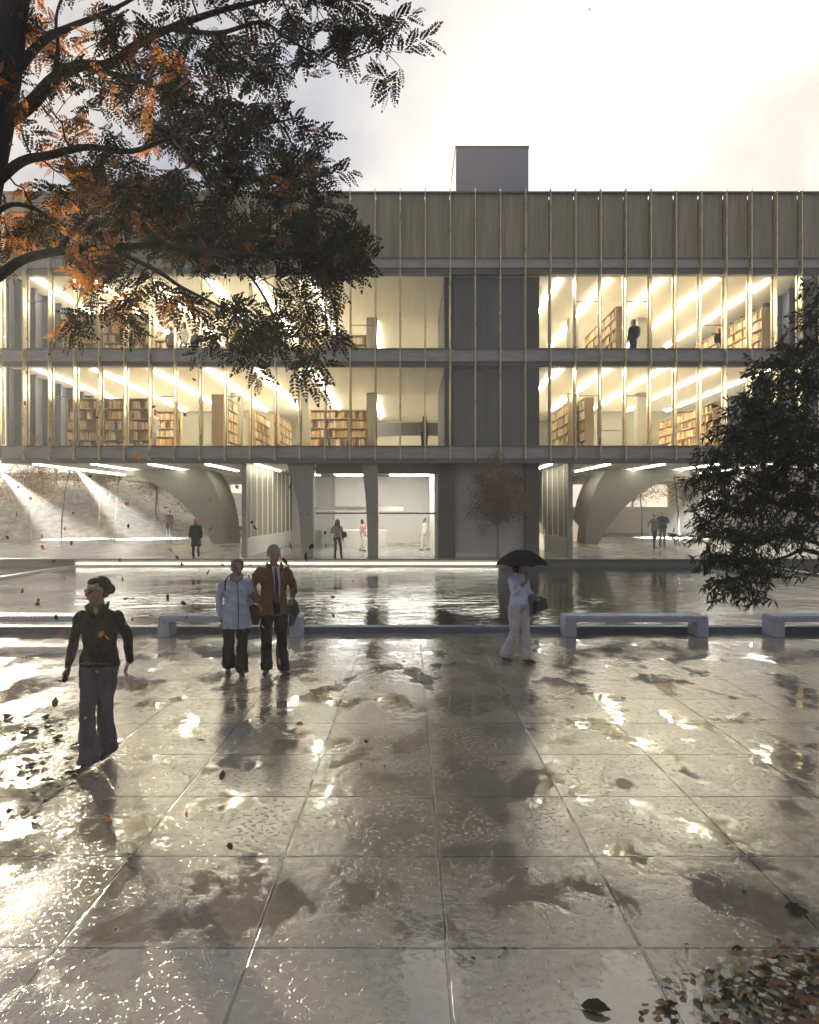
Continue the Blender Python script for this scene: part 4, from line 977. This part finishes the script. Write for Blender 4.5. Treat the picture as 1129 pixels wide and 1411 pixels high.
# --- left tree: compound leaves, autumn colour on its inner side
T1 = empty('locust_tree', (-5.2, 7.0, 0)); tag(T1, 'large tree at the left with dark feathery leaves turning orange near the trunk', 'tree')
def tpart(name, mb, m, T):
    o = mb.build(name, m, T); o.location = -T.location; return o
tr = smoothpath([(-5.35, 7.2, -.1), (-5.1, 7.15, 1.2), P(-55, 420, 7.1), P(-26, 270, 7.0), P(4, 120, 7.0), P(20, 0, 7.0), P(48, -140, 7.1), P(60, -300, 7.3)], 6)
mb = MB(); nT = len(tr); mb.tube(tr, [.26-.165*(i/(nT-1))**.7 for i in range(nT)], 14)
tpart('trunk', mb, M['bark'], T1)
branches = [
    ([(8, 168, 7.0), (40, 145, 7.0), (75, 108, 6.9), (110, 90, 6.9), (150, 88, 6.8), (190, 60, 6.8), (235, 38, 6.7), (300, 15, 6.6), (360, 0, 6.5), (430, -20, 6.4)], .085),
    ([(-5, 250, 7.0), (30, 222, 6.9), (70, 213, 6.8), (120, 202, 6.7), (180, 208, 6.5), (240, 190, 6.4), (285, 205, 6.3)], .062),
    ([(-60, 420, 7.1), (-8, 385, 7.0), (30, 358, 6.9), (80, 346, 6.8), (150, 341, 6.6), (220, 338, 6.4), (290, 346, 6.3), (360, 352, 6.2), (430, 345, 6.2), (500, 352, 6.2)], .066),
    ([(-30, 320, 7.0), (10, 283, 6.9), (50, 288, 6.9), (90, 315, 6.9), (150, 322, 7.0), (200, 300, 7.2)], .032),
    ([(20, 100, 7.0), (60, 55, 7.1), (100, 35, 7.2), (160, 10, 7.3), (230, -30, 7.4)], .06),
    ([(75, 108, 6.9), (80, 70, 6.9), (78, 20, 6.9), (95, -30, 6.9)], .03),
    ([(110, 90, 6.9), (170, 105, 6.7), (215, 118, 6.6), (290, 150, 6.4), (350, 170, 6.3), (420, 160, 6.2)], .035),
    ([(235, 38, 6.7), (300, 45, 6.5), (360, 30, 6.4), (400, 55, 6.3), (470, 90, 6.3)], .028),
    ([(80, 346, 6.8), (110, 305, 6.8), (150, 275, 6.9), (200, 250, 7.0)], .03),
    ([(150, 341, 6.6), (215, 372, 6.4), (250, 395, 6.3), (300, 420, 6.2), (360, 455, 6.2)], .026),
    ([(290, 346, 6.3), (340, 375, 6.2), (370, 420, 6.1), (385, 470, 6.1)], .02),
    ([(27, 40, 7.0), (-40, -20, 7.3), (-120, -60, 7.6)], .07), ([(-8, 270, 7.0), (-70, 220, 7.5), (-140, 190, 8.0)], .06),
    ([(300, 200, 6.3), (350, 240, 6.2), (400, 260, 6.2), (450, 300, 6.2)], .02),
    ([(240, 190, 6.4), (280, 240, 6.3), (300, 290, 6.2), (310, 320, 6.2)], .018)]
bpts = []
for pl, r0 in branches:
    pts = smoothpath([P(*q) for q in pl], 5); k = len(pts)
    mb = MB(); mb.tube(pts, [.8*r0*(1-.85*i/(k-1))+.003 for i in range(k)], 8); tpart('branch', mb, M['bark'], T1)
    bpts += pts[2:]
clumps = [(60, 30, 60, 45, 10, .75), (130, 60, 60, 60, 11, .8), (200, 60, 55, 60, 12, .55), (275, 55, 60, 60, 15, .15), (345, 40, 55, 45, 12, 0), (400, 10, 50, 25, 8, 0), (440, 30, 40, 25, 6, 0), (490, 20, 40, 20, 5, 0), (520, 55, 38, 32, 7, 0), (552, 62, 18, 14, 4, 0), (470, 45, 40, 25, 5, 0),
    (420, 85, 40, 40, 5, 0), (290, 115, 55, 50, 14, .15), (225, 130, 50, 45, 11, .3), (345, 95, 35, 40, 8, 0), (60, 130, 45, 40, 5, .7), (140, 130, 50, 25, 6, .5), (15, 60, 22, 70, 4, .8), (0, 130, 25, 60, 4, .8),
    (250, 185, 60, 45, 14, .12), (320, 190, 60, 50, 16, 0), (385, 215, 45, 45, 12, 0), (425, 240, 40, 45, 10, 0), (150, 180, 45, 30, 7, .3), (75, 165, 40, 20, 4, .6),
    (105, 215, 55, 25, 6, .55), (110, 258, 55, 35, 10, .65), (55, 295, 50, 35, 9, .75), (160, 265, 50, 40, 12, .5), (230, 260, 55, 50, 16, .12), (310, 265, 65, 55, 20, 0), (385, 275, 55, 50, 17, 0), (440, 300, 45, 40, 12, 0), (480, 330, 35, 30, 8, 0),
    (18, 330, 30, 28, 6, .6), (100, 325, 55, 30, 9, .6), (190, 320, 55, 40, 13, .25), (260, 330, 60, 35, 15, .1), (340, 330, 65, 35, 16, 0), (420, 350, 50, 35, 12, 0), (470, 370, 35, 25, 7, 0), (505, 352, 18, 8, 2, 0),
    (100, 430, 16, 28, 3, .75), (115, 395, 30, 22, 5, .6), (160, 405, 40, 30, 7, .65), (165, 440, 15, 22, 3, .6), (200, 385, 30, 25, 5, .4), (290, 395, 35, 25, 6, .1), (320, 430, 45, 32, 9, 0), (300, 465, 28, 22, 5, 0), (350, 465, 45, 28, 9, 0), (395, 425, 50, 38, 12, 0), (450, 405, 40, 40, 9, 0), (425, 465, 25, 22, 4, 0), (340, 490, 20, 12, 2, 0), (395, 512, 12, 9, 1, 0), (235, 400, 30, 22, 4, .2),
    (-60, 60, 70, 90, 10, .7), (-90, 200, 70, 80, 10, .7), (-60, 320, 50, 60, 8, .7), (100, -60, 90, 50, 16, .5), (260, -50, 90, 40, 14, .1), (390, -40, 70, 30, 8, 0), (-120, -40, 80, 70, 10, .6), (60, -180, 120, 80, 12, .5), (220, -150, 120, 70, 12, .2)]
lc = LeafCloud(); twigs = MB()
BP = np.array([tuple(p) for p in bpts])
for cx, cy, rx, ry, n, po in clumps:
    Yc = 6.3+rng.uniform(-.25, .9)+(.4 if cx < 120 else 0); c = P(cx, cy, Yc); rX = rx*Yc/F; rZ = ry*Yc/F; rY = .45
    # leader from the nearest branch point
    dd = np.linalg.norm(BP-np.array(c), axis=1); nb = V(BP[dd.argmin()])
    lead = curve_pts(nb, c, 5, .22); twigs.tube(lead, [.010-.0012*i for i in range(6)], 5)
    for k in range(max(2, int(n*(.88 if cx < 250 else (.62 if cy > 375 else .80))))):
        off = nr.normal(size=3)*.38; a = c+V((off[0]*rX, off[1]*rY*1.2, off[2]*rZ)); 
        st = lead[rng.randrange(2, 6)]
        dirv = V((rng.uniform(-.7, 1.0), rng.uniform(-.6, .6), rng.uniform(-.65, .55))).normalized()
        ln = rng.uniform(.20, .34)
        tp = [st, st.lerp(a, .6)+V((0, 0, .015)), a, a+dirv*ln*.5, a+dirv*ln+V((0, 0, -.03))]
        twigs.tube(tp, [.0045, .0035, .003, .0024, .0012], 4)
        nl = 9; orange = rng.random() < po*.78
        for j in range(nl):
            f = j/(nl-1); seg = a.lerp(tp[-1], f) if f > 0 else a
            sd_ = 1 if j % 2 else -1
            perp = dirv.cross(V((rng.uniform(-.3, .3), -1, rng.uniform(-.3, .3)))).normalized()*sd_
            ld = (dirv*.75+perp*(.8 if j < nl-1 else .05)+V((rng.uniform(-.25, .25), rng.uniform(-.5, .5), rng.uniform(-.45, .1)))).normalized()
            LL = rng.uniform(.12, .195); npair = 8
            # rachis points with droop
            tt = np.linspace(.12, 1, npair); ldn = np.array(ld); g = np.array([0, 0, -1.])
            base = np.array(seg)+tt[:, None]*LL*ldn+ (tt**2)[:, None]*LL*.22*g
            tang = nz(ldn+ (tt*2*.22)[:, None]*g)
            sn = nz(np.cross(tang, nz(np.array([rng.uniform(-.5, .5), -1+rng.uniform(-.3, .3), rng.uniform(-.5, .5)]))))
            B_ = np.concatenate([base, base, base[-1:]]); 
            Dl = np.concatenate([nz(sn*.9+tang*.55), nz(-sn*.9+tang*.55), tang[-1:]])
            Dl = nz(Dl+nr.normal(size=Dl.shape)*.13)
            Sd = nz(np.cross(Dl, nz(np.cross(sn[0], tang[0])+nr.normal(size=3)*.35)))
            sz = np.concatenate([np.sin(np.pi*(.25+.6*tt))]*2+[np.array([.9])])*LL*.26
            if orange: m_ = rng.choices((0, 1, 2, 3), (.5, 1, 2.2, 2.6))[0]
            else: m_ = rng.choices((0, 1, 2, 3), (5, 2.5, .35+po, .05))[0]
            lc.blades(B_, Dl, Sd, sz*1.05, sz*.50, np.full(len(B_), m_), .05)
lo = lc.build('crown', [M['leaf_dark'], M['leaf_olive'], M['leaf_brown'], M['leaf_orange']], T1); lo.location = -T1.location
tpart('twigs', twigs, M['bark'], T1)

# --- right tree: dense dark lance-shaped leaves
T2 = empty('willow_leaved_tree', (6.9, 8.6, 0)); tag(T2, 'dark evergreen tree with narrow leaves leaning in from the right edge', 'tree')
tr = smoothpath([(6.9, 8.7, -.1), (6.75, 8.65, 1.2), (6.4, 8.6, 2.4), (6.1, 8.6, 3.6), (5.8, 8.6, 4.6)], 6); nT = len(tr)
mb = MB(); mb.tube(tr, [.17-.12*i/(nT-1) for i in range(nT)], 12); tpart('trunk', mb, M['bark'], T2)
rb = [([(6.6, 8.6, 1.4), P(1129, 762, 8.4), P(1105, 758, 8.3), P(1085, 766, 8.2), P(1060, 775, 8.1), P(1030, 790, 8.1)], .03), ([(6.75, 8.65, 1.3), P(1129, 715, 8.3), P(1105, 705, 8.3), P(1060, 690, 8.2), P(1010, 660, 8.2), P(975, 650, 8.2)], .035),
      ([(6.3, 8.6, 2.8), P(1110, 600, 8.4), P(1060, 590, 8.3), P(1010, 600, 8.3)], .035), ([(6.2, 8.6, 3.3), P(1115, 530, 8.4), P(1080, 500, 8.4), P(1050, 500, 8.3)], .03), ([(6.0, 8.6, 4.0), P(1120, 470, 8.5), P(1118, 430, 8.5)], .025),
      ([(6.75, 8.65, 1.3), P(1100, 740, 7.8), P(1050, 750, 7.7), P(1000, 740, 7.7)], .025), ([P(1105, 758, 8.3), P(1110, 740, 8.3), P(1129, 725, 8.4)], .015)]
bp2 = []
for pts, r0 in rb:
    pts = smoothpath(pts, 5); k = len(pts); mb = MB(); mb.tube(pts, [r0*(1-.85*i/(k-1))+.003 for i in range(k)], 8); tpart('branch', mb, M['bark'], T2); bp2 += pts[1:]
BP = np.array([tuple(p) for p in bp2])
cl2 = [(1120, 445, 10, 22, 5), (1110, 485, 22, 22, 9), (1085, 505, 28, 20, 8), (1062, 500, 18, 10, 3), (1110, 530, 35, 28, 12), (1060, 540, 32, 25, 11), (1035, 570, 26, 20, 9), (1085, 575, 42, 32, 18), (1015, 595, 20, 14, 6), (1045, 610, 38, 26, 14), (1105, 625, 38, 34, 18), (1000, 622, 20, 14, 5),
    (1060, 655, 42, 30, 16), (1005, 655, 32, 20, 9), (972, 657, 20, 11, 4), (1110, 685, 30, 32, 12), (1040, 695, 45, 24, 15), (990, 690, 26, 16, 6), (980, 722, 24, 14, 5), (1030, 735, 42, 22, 13), (1085, 730, 32, 20, 10), (995, 765, 26, 18, 6), (1030, 775, 32, 22, 9), (1060, 790, 22, 20, 5), (1010, 800, 22, 18, 5), (1040, 815, 16, 16, 3), (965, 740, 12, 7, 2),
    (1160, 480, 35, 50, 14), (1170, 580, 45, 60, 20), (1180, 680, 50, 50, 18), (1160, 760, 35, 30, 8), (1140, 400, 25, 40, 8)]
lc = LeafCloud(); twigs = MB()
for cx, cy, rx, ry, n in cl2:
    Yc = 8.2+rng.uniform(-.6, .5); c = P(cx, cy, Yc); rX = rx*Yc/F; rZ = ry*Yc/F
    nb = V(BP[np.linalg.norm(BP-np.array(c), axis=1).argmin()]); lead = curve_pts(nb, c, 5, .2); twigs.tube(lead, [.009-.001*i for i in range(6)], 5)
    for k in range(int(n*4.6)):
        off = nr.normal(size=3)*.45; a = c+V((off[0]*rX, off[1]*.55, off[2]*rZ)); st = lead[rng.randrange(2, 6)]
        dirv = V((rng.uniform(-1.1, .5), rng.uniform(-.6, .6), rng.uniform(-.8, .4))).normalized(); ln = rng.uniform(.14, .26)
        tp = [st, st.lerp(a, .6), a, a+dirv*ln]; twigs.tube(tp, [.004, .003, .0025, .0012], 4)
        m = 14; tt = np.linspace(0, 1, m)[:, None]
        base = np.array(a)+tt*np.array(dirv)*ln
        Dl = nz(np.array(dirv)*.8+nr.normal(size=(m, 3))*.62+np.array([0, 0, -.35])); Sd = nz(np.cross(Dl, nz(nr.normal(size=(m, 3))+np.array([0, -.6, .8]))))
        ls = nr.uniform(.055, .10, m)
        lc.blades(base, Dl, Sd, ls, ls*.21, nr.choice(3, m, p=(.5, .35, .15)), .15)
lo = lc.build('crown', [M['leaf_dark'], M['leaf_green'], M['leaf_umber']], T2); lo.location = -T2.location
tpart('twigs', twigs, M['bark'], T2)

# --- small trees: thin pale trunk, airy crown
def small_tree(name, loc, h, crown_z, crad, crz, n, lsz, label, leafmats, r0=.06, grp=None, seed=0, bark='bark_pale', m=26, spr=.16, tk=1.0):
    T = empty(name, loc); tag(T, label, 'tree', grp); rr = random.Random(seed+5)
    top = V((rr.uniform(-.1, .1), rr.uniform(-.1, .1), h*.93))
    tp = smoothpath([(0, 0, -.05), (rr.uniform(-.05, .05), 0, h*.3), (rr.uniform(-.08, .08), 0, h*.62), top], 5); k = len(tp)
    mb = MB(); mb.tube(tp, [r0*(1-.8*i/(k-1)) for i in range(k)], 8); mb.build('trunk', M[bark], T)
    tw = MB(); lc = LeafCloud()
    for i in range(n):
        u_ = rr.uniform(-1, 1); a = rr.uniform(0, 2*math.pi); q = rr.random()**.45; s_ = math.sqrt(1-u_*u_)
        irr = 1+.45*mnoise.noise(V((s_*math.cos(a)*1.6+seed, s_*math.sin(a)*1.6, u_*1.6)))
        e = V((math.cos(a)*s_*crad*q*irr, math.sin(a)*s_*crad*q*irr, crown_z+u_*crz*q*irr))
        f = min(.97, max(.45, (e.z-crz*.45)/h)); b = tp[int(f*(k-1))]
        mid = b.lerp(e, .5)+V((0, 0, .08*crz)); tw.tube([b, mid, e], [.012*tk, .008*tk, .002*tk], 4)
        dirv = np.array((e-b).normalized())
        base = np.array(e)+nr.normal(size=(m, 3))*crad*spr
        Dl = nz(dirv+nr.normal(size=(m, 3))*.9); Sd = nz(np.cross(Dl, nr.normal(size=(m, 3))+.01))
        ls = nr.uniform(.6, 1.2, m)*lsz; lc.blades(base, Dl, Sd, ls, ls*.55, nr.integers(0, len(leafmats), m), .1)
    lc.build('crown', [M[q] for q in leafmats], T); tw.build('twigs', M[bark], T); return T
small_tree('podium_tree', (sx(686, 31.9), 31.9, .352), 3.95, 2.75, 1.35, 1.5, 95, .095, 'slim tree with sparse brown leaves before the grey core wall', ['leaf_faint', 'leaf_tan', 'leaf_faint'], .06, seed=1, m=60, spr=.115, tk=1.6)
bgt = [(-19.5, 46, 5.2, .9, 'leafy tree at the far left edge beyond the wing'), (-17.2, 50, 5.6, 1.0, 'brown tree between the two left lamp masts'), (-13.6, 47.5, 4.6, 1.0, 'brown leaved tree just left of the big left arch'), (-22.5, 43.5, 4.8, .9, 'low leaning tree on the sunlit slope'),
       (15.8, 52, 5.4, 1.0, 'tree behind the right arch near its lamp beam'), (19.5, 52, 6.0, 1.0, 'tree in the mist right of the right arch'), (-9.5, 62, 6.5, 1.0, 'far pale tree in the mist on the left'), (11.5, 60, 6.5, 1.0, 'far pale tree in the mist on the right'), (26, 58, 7, 1, 'large misty tree far out on the right'), (-27, 56, 7, 1, 'large misty tree far out on the left')]
for i, (x, y, h, s_, lb) in enumerate(bgt):
    small_tree('garden_tree', (x, y, land_z(x, y)-.02), h, h*.66, h*.36, h*.30, 170, .12, lb, ['leaf_brown', 'leaf_tan', 'leaf_olive'], .09, 'trees in the misty garden', seed=20+i)
# bushes on the sunlit slope at the left
for i, (x, y, r_) in enumerate(((-20.6, 40.6, 1.0), (-22.8, 41.2, 1.3), (-19.4, 43.2, .8), (-24.8, 42.5, 1.4))):
    T = empty('shrub', (x, y, land_z(x, y)-.35)); tag(T, '%s leafy shrub from the left on the slope beyond the pool' % ORD[[2, 1, 3, 0][i]], 'shrub', 'shrubs on the left slope')
    lc = LeafCloud(); m = 1600; u3 = nz(nr.normal(size=(m, 3))); u3[:, 2] = np.abs(u3[:, 2]); b = u3*r_*nr.uniform(.7, 1.05, (m, 1)); Dl = nz(u3+nr.normal(size=(m, 3))*.7); Sd = nz(np.cross(Dl, nr.normal(size=(m, 3))))
    ls = nr.uniform(.08, .16, m); lc.blades(b, Dl, Sd, ls, ls*.5, nr.integers(0, 3, m)); lc.build('foliage', [M['leaf_tan'], M['leaf_olive'], M['leaf_brown']], T)
    mb = MB()
    for k in range(7): a = k*.9; mb.tube([(0, 0, -.1), (math.cos(a)*r_*.3, math.sin(a)*r_*.3, r_*.4), (math.cos(a)*r_*.6, math.sin(a)*r_*.6, r_*.75)], [.03, .02, .008], 5)
    mb.build('stem', M['bark'], T)

# ------------------------------------------------------------------ lamps, far walls
def lampmast(px, Y, z0, lean, label, aim):
    x = sx(px, Y); t = empty('lamp_mast', (x, Y, z0)); tag(t, label, 'lamp mast', 'curved lamp masts with spotlights')
    mb = MB(); hgt = 4.6; mb.tube([(0, 0, -.1), (lean*.1, 0, hgt*.35), (lean*.45, 0, hgt*.7), (lean, 0, hgt)], [.05, .045, .035, .028], 8); mb.build('pole', M['metal_dark'], t)
    mb = MB(); mb.tube([(lean-.02, 0, hgt+.08), (lean+.22*aim, 0, hgt-.12)], [.07, .11], 10); mb.build('lamp_head', M['metal_dark'], t)
    mb = MB(); mb.tube([(lean+.215*aim, 0, hgt-.117), (lean+.235*aim, 0, hgt-.133)], [.09, .09], 10); mb.build('lens', LENS, t)
    l = bpy.data.lights.new('spot', 'SPOT'); l.energy = SPOTW; l.spot_size = R(31); l.spot_blend = .7; l.color = (1, .95, .85); l.shadow_soft_size = .06
    lo_ = bpy.data.objects.new('spot', l); COL.objects.link(lo_); lo_.location = (lean+.26*aim, 0, hgt-.15); lo_.parent = t
    lo_.rotation_euler = V((-.8*aim, -.45, 1.0)).to_track_quat('Z', 'Y').to_euler(); return t
LENS = mat('lens', (.9, .9, .9), .4, emis=(1, .96, .85), estr=30)
lampmast(84, 41.0, .3, .55, 'leftmost curved lamp mast in full view beyond the left wing', 1)
lampmast(158, 43.5, .5, .4, 'second curved lamp mast from the left, behind the first', 1)
lampmast(213, 46, .8, .25, 'lamp mast just left of the big left arch', 1)
lampmast(-20, 40.5, .2, .5, 'lamp mast at the left border of the picture', 1)
lampmast(936, 43, .7, -.45, 'curved lamp mast behind the couple under the right arch', -1)
lampmast(885, 47, .8, -.35, 'lamp mast close inside the right arch', -1)
lampmast(1050, 42, .6, -.4, 'added lamp mast hidden by the dark tree on the right', -1)  # unseen mast added to brighten the right garden
mb = MB(); mb.box(-40, -7, 63.5, 63.9, 1.2, 2.45, bev=.02); tag(mb.build('garden_wall', M['far_wall']), 'long low pale wall at the back of the left garden', 'wall')
mb = MB(); mb.box(8, 40, 50, 50.4, .5, 2.7, bev=.02); tag(mb.build('garden_wall', M['far_wall']), 'long low grey wall behind the couple on the right', 'wall')
for (xa, xb, yb, lb) in ((-42, -20, 76, 'far pale pavilion with tall fins in the mist at the left'), (24, 46, 68, 'far pale pavilion with tall fins in the mist at the right')):
    t = empty('pavilion', ((xa+xb)/2, yb, 1)); tag(t, lb, 'building', 'far pavilions'); w2 = (xb-xa)/2
    mb = MB(); mb.box(-w2, w2, .6, 6, -1, 5.0); mb.build('wall', M['wall_pale'], t); mb = MB(); mb.box(-w2-.4, w2+.4, -.4, 6.3, 5.01, 5.4); mb.build('roof', M['wall_pale'], t)
    n = 24
    for i in range(n): mb = MB(); x = -w2+i*2*w2/(n-1); mb.box(x-.1, x+.1, -.1, .55, -1, 5.0); mb.build('pillar', M['far_wall'], t)

# ------------------------------------------------------------------ leaves in the air and on the paving
def leaf_shape(seed):
    r = random.Random(seed); mb = MB(); n = 9; vs = []; cur = r.uniform(.1, .35)
    for i in range(n+1):
        t = i/n; w_ = .30*math.sin(math.pi*t**.8)**.8*(1+.12*r.uniform(-1, 1)) if 0 < i < n else .008
        z = cur*(t-.5)**2+.02*r.uniform(-1, 1)
        vs += [(-.5+t, -w_, z+w_*.45), (-.5+t, 0, z), (-.5+t, w_, z+w_*.45+.03*r.uniform(-1, 1))]
    fs = []
    for i in range(n): a = i*3; fs += [[a, a+1, a+4, a+3], [a+1, a+2, a+5, a+4]]
    mb.add(vs, fs, 0, True); 
    m2 = [(x, y, z-.02) for x, y, z in vs]; mb.add(m2, [f[::-1] for f in fs], 0, True)
    mb.tube([(-.5, 0, cur*.25), (-.6, .02, cur*.25+.02), (-.72, .05, cur*.25+.05)], [.012, .010, .008], 4)
    return mb
LM = {}
M['leaf_fall_dark'] = mat('leaf_fall_dark', (.045, .03, .015), .6, var=.3, vscale=4, transl=(.08, .04, .01))
M['leaf_fall_gold'] = mat('leaf_fall_gold', (.50, .25, .03), .6, var=.3, vscale=4, transl=(.6, .28, .03))
M['leaf_fall_rust'] = mat('leaf_fall_rust', (.25, .13, .05), .6, var=.3, vscale=4, transl=(.4, .15, .03))
for k in ('leaf_fall_dark', 'leaf_fall_gold', 'leaf_fall_rust', 'leaf_tan', 'leaf_umber', 'stone_pale', 'leaf_olive'):
    LM[k] = [leaf_shape(i).mesh('leaf', [M[k]]) for i in range(5)]
def leaf(loc, size, kind, flat, label, grp, name='leaf'):
    o = bpy.data.objects.new(name, rng.choice(LM[kind])); COL.objects.link(o); o.location = loc
    o.rotation_euler = (rng.uniform(-.25, .25), rng.uniform(-.2, .2), rng.uniform(0, 6.28)) if flat else (rng.uniform(0, 6.28), rng.uniform(0, 6.28), rng.uniform(0, 6.28))
    o.scale = (size,)*3; tag(o, label, 'leaf', grp); return o
# (px, py, apparent px size, kind)
air = [(275, 466, 9, 'd'), (330, 550, 8, 'o'), (134, 575, 5, 'd'), (255, 571, 6, 'd'), (50, 603, 9, 'o'), (56, 652, 7, 'o'), (190, 628, 10, 'o'), (135, 640, 7, 'd'), (125, 656, 7, 'd'), (175, 694, 9, 'o'), (232, 723, 10, 'r'), (289, 688, 7, 'g'),
       (327, 670, 8, 'o'), (290, 727, 9, 'r'), (331, 727, 9, 'o'), (352, 726, 7, 'd'), (347, 719, 6, 'd'), (400, 752, 10, 'd'), (450, 752, 7, 'd'), (423, 766, 12, 'd'), (394, 773, 11, 'd'), (22, 708, 7, 'd'), (57, 738, 5, 'd'), (42, 686, 5, 'd'), (101, 706, 4, 'd'), (236, 757, 8, 'o'),
       (32, 814, 10, 'r'), (89, 796, 9, 'r'), (52, 832, 8, 'd'), (168, 798, 7, 'd'), (232, 823, 10, 'r'), (253, 831, 8, 'd'), (78, 850, 8, 'd'), (89, 872, 13, 'r'), (244, 768, 6, 'd'), (251, 777, 6, 'd'), (207, 848, 6, 'd'), (213, 510, 5, 'o'), (265, 505, 6, 'o'), (268, 522, 6, 'o'), (322, 510, 5, 'd'), (400, 538, 6, 'g'), (37, 512, 5, 'o'), (35, 555, 6, 'o'), (212, 560, 5, 'd'),
       (425, 708, 5, 'o'), (486, 800, 5, 'd'), (75, 967, 13, 'd'), (307, 1068, 13, 'd'), (278, 1020, 8, 'd'), (413, 997, 9, 'o'), (118, 989, 6, 'o'), (200, 945, 7, 'o'), (386, 911, 8, 'o'), (505, 1021, 7, 'd'), (317, 1166, 12, 'd'), (258, 1122, 8, 'o'), (233, 1004, 4, 'o'), (20, 945, 4, 'o'), (463, 940, 5, 'd'), (404, 806, 6, 'd'), (459, 822, 6, 'd'), (460, 848, 5, 'd'), (262, 886, 7, 'o'), (148, 1128, 8, 'o'), (497, 1053, 7, 'd'), (530, 1055, 5, 'd'), (393, 1000, 6, 'd'), (812, 12, 3, 'd'), (818, 182, 3, 'd'), (15, 197, 9, 'o'), (140, 874, 12, 'o'), (148, 877, 10, 'o')]
KN = {'d': 'leaf_fall_dark', 'o': 'leaf_fall_gold', 'r': 'leaf_fall_rust', 'g': 'leaf_tan'}
COLN = {'d': 'dark', 'o': 'golden', 'r': 'rust coloured', 'g': 'pale'}
for _ in range(26):
    air.append((rng.uniform(10, 460), rng.uniform(620, 880), rng.uniform(4, 8), rng.choice('ddor')))
for px, py, s_, kk in air:
    if (px, py) in ((140, 874), (148, 877), (15, 197)): Y = 6.3
    else:
        Ymax = 2.3*F/(py-CY) if py > 760 else 14
        Y = min(Ymax-.25, rng.uniform(5, 9))
        if Ymax < 5.3: Y = Ymax-.3
    where = 'before the upper storeys' if py < 620 else ('before the left undercroft' if py < 770 else ('above the pool and benches' if py < 890 else 'low over the wet paving'))
    leaf(P(px, py, Y), s_*Y/F*1.15, KN[kk], False, '%s autumn leaf drifting through the air %s' % (COLN[kk], where), '%s leaves drifting %s' % (COLN[kk], where))
def onground(px, py, s_, kind, label, grp): 
    Y = H*F/(py-CY); return leaf((sx(px, Y), Y, .012), s_*Y/F, kind, True, label, grp)
bl = onground(822, 1393, 40, 'leaf_fall_dark', 'big dark leaf lying alone at the bottom edge of the paving', None)
bl.rotation_euler = (.15, -.1, -.35)
bl = onground(1098, 1258, 32, 'leaf_fall_dark', 'dark curled leaf lying alone above the heap of leaves at the lower right', None)
bl.rotation_euler = (.3, .1, -.3)
for i in range(85):
    while True:
        px = rng.uniform(-90, 130); py = rng.uniform(985, 1135)
        if px < 135-(abs(py-1050)*.9) and rng.random() < .75: break
    onground(px, py, rng.uniform(9, 22), rng.choice(['leaf_fall_dark', 'leaf_umber', 'leaf_fall_dark', 'leaf_olive', 'leaf_tan']), 'one of the dark leaves scattered on the wet paving at the left edge', 'leaves scattered at the left edge')
for i in range(30):
    onground(rng.uniform(150, 1050), rng.uniform(930, 1330), rng.uniform(5, 9), rng.choice(['leaf_fall_dark', 'leaf_umber']), 'small dark leaf lying loose in the middle of the paving', 'small loose leaves on the paving')
heap = []
while len(heap) < 520:
    px = 1110+nr.normal()*95; py = 1378+nr.normal()*48
    if py < 1290 or px > 1250 or py > 1520 or (px-1150)**2/270**2+(py-1400)**2/105**2 > 1: continue
    heap.append((px, py, rng.triangular(7, 24, 11), rng.choice(['stone_pale', 'leaf_tan', 'leaf_tan', 'leaf_umber', 'leaf_fall_rust', 'leaf_fall_dark', 'leaf_olive', 'leaf_tan', 'leaf_umber', 'stone_pale'])))
heap.sort(key=lambda q: -(q[2]+(100 if q[0] < 1135 and q[1] < 1418 else 0)))
litter = MB(); LMATS = ['stone_pale', 'leaf_tan', 'leaf_umber', 'leaf_fall_rust', 'leaf_fall_dark', 'leaf_olive', 'leaf_fall_gold']
for q, (px, py, s_, kk) in enumerate(heap):
    dens = math.exp(-((px-1085)/70)**2-((py-1385)/40)**2)
    o = onground(px, py, s_, kk, 'one of the curled wet leaves heaped at the lower right corner', 'leaves heaped at the lower right corner'); o.location.z += rng.uniform(0, .05)*dens
    if q >= 70:
        mw = Matrix.LocRotScale(o.location, o.rotation_euler, o.scale)
        litter.add([mw @ v.co for v in o.data.vertices], [list(p.vertices) for p in o.data.polygons], LMATS.index(kk), True); bpy.data.objects.remove(o)
tag(litter.build('leaf_litter', [M[q] for q in LMATS]), 'smaller wet leaves filling the heap at the lower right corner', 'leaf litter', kind='stuff')

# ------------------------------------------------------------------ haze
if HAZE > 0:
    m = bpy.data.materials.new('haze'); m.use_nodes = True; N = m.node_tree.nodes; N.clear()
    o = N.new('ShaderNodeOutputMaterial'); v = N.new('ShaderNodeVolumePrincipled'); v.inputs['Density'].default_value = HAZE
    v.inputs['Color'].default_value = (.93, .93, .92, 1); v.inputs['Anisotropy'].default_value = .3
    m.node_tree.links.new(v.outputs[0], o.inputs['Volume'])
    mb = MB(); mb.box(-320, 320, -60, 420, -1.6, 21.5)
    hz = mb.build('haze', m); tag(hz, kind='stuff'); m.volume_intersection_method = 'FAST' if hasattr(m, 'volume_intersection_method') else None
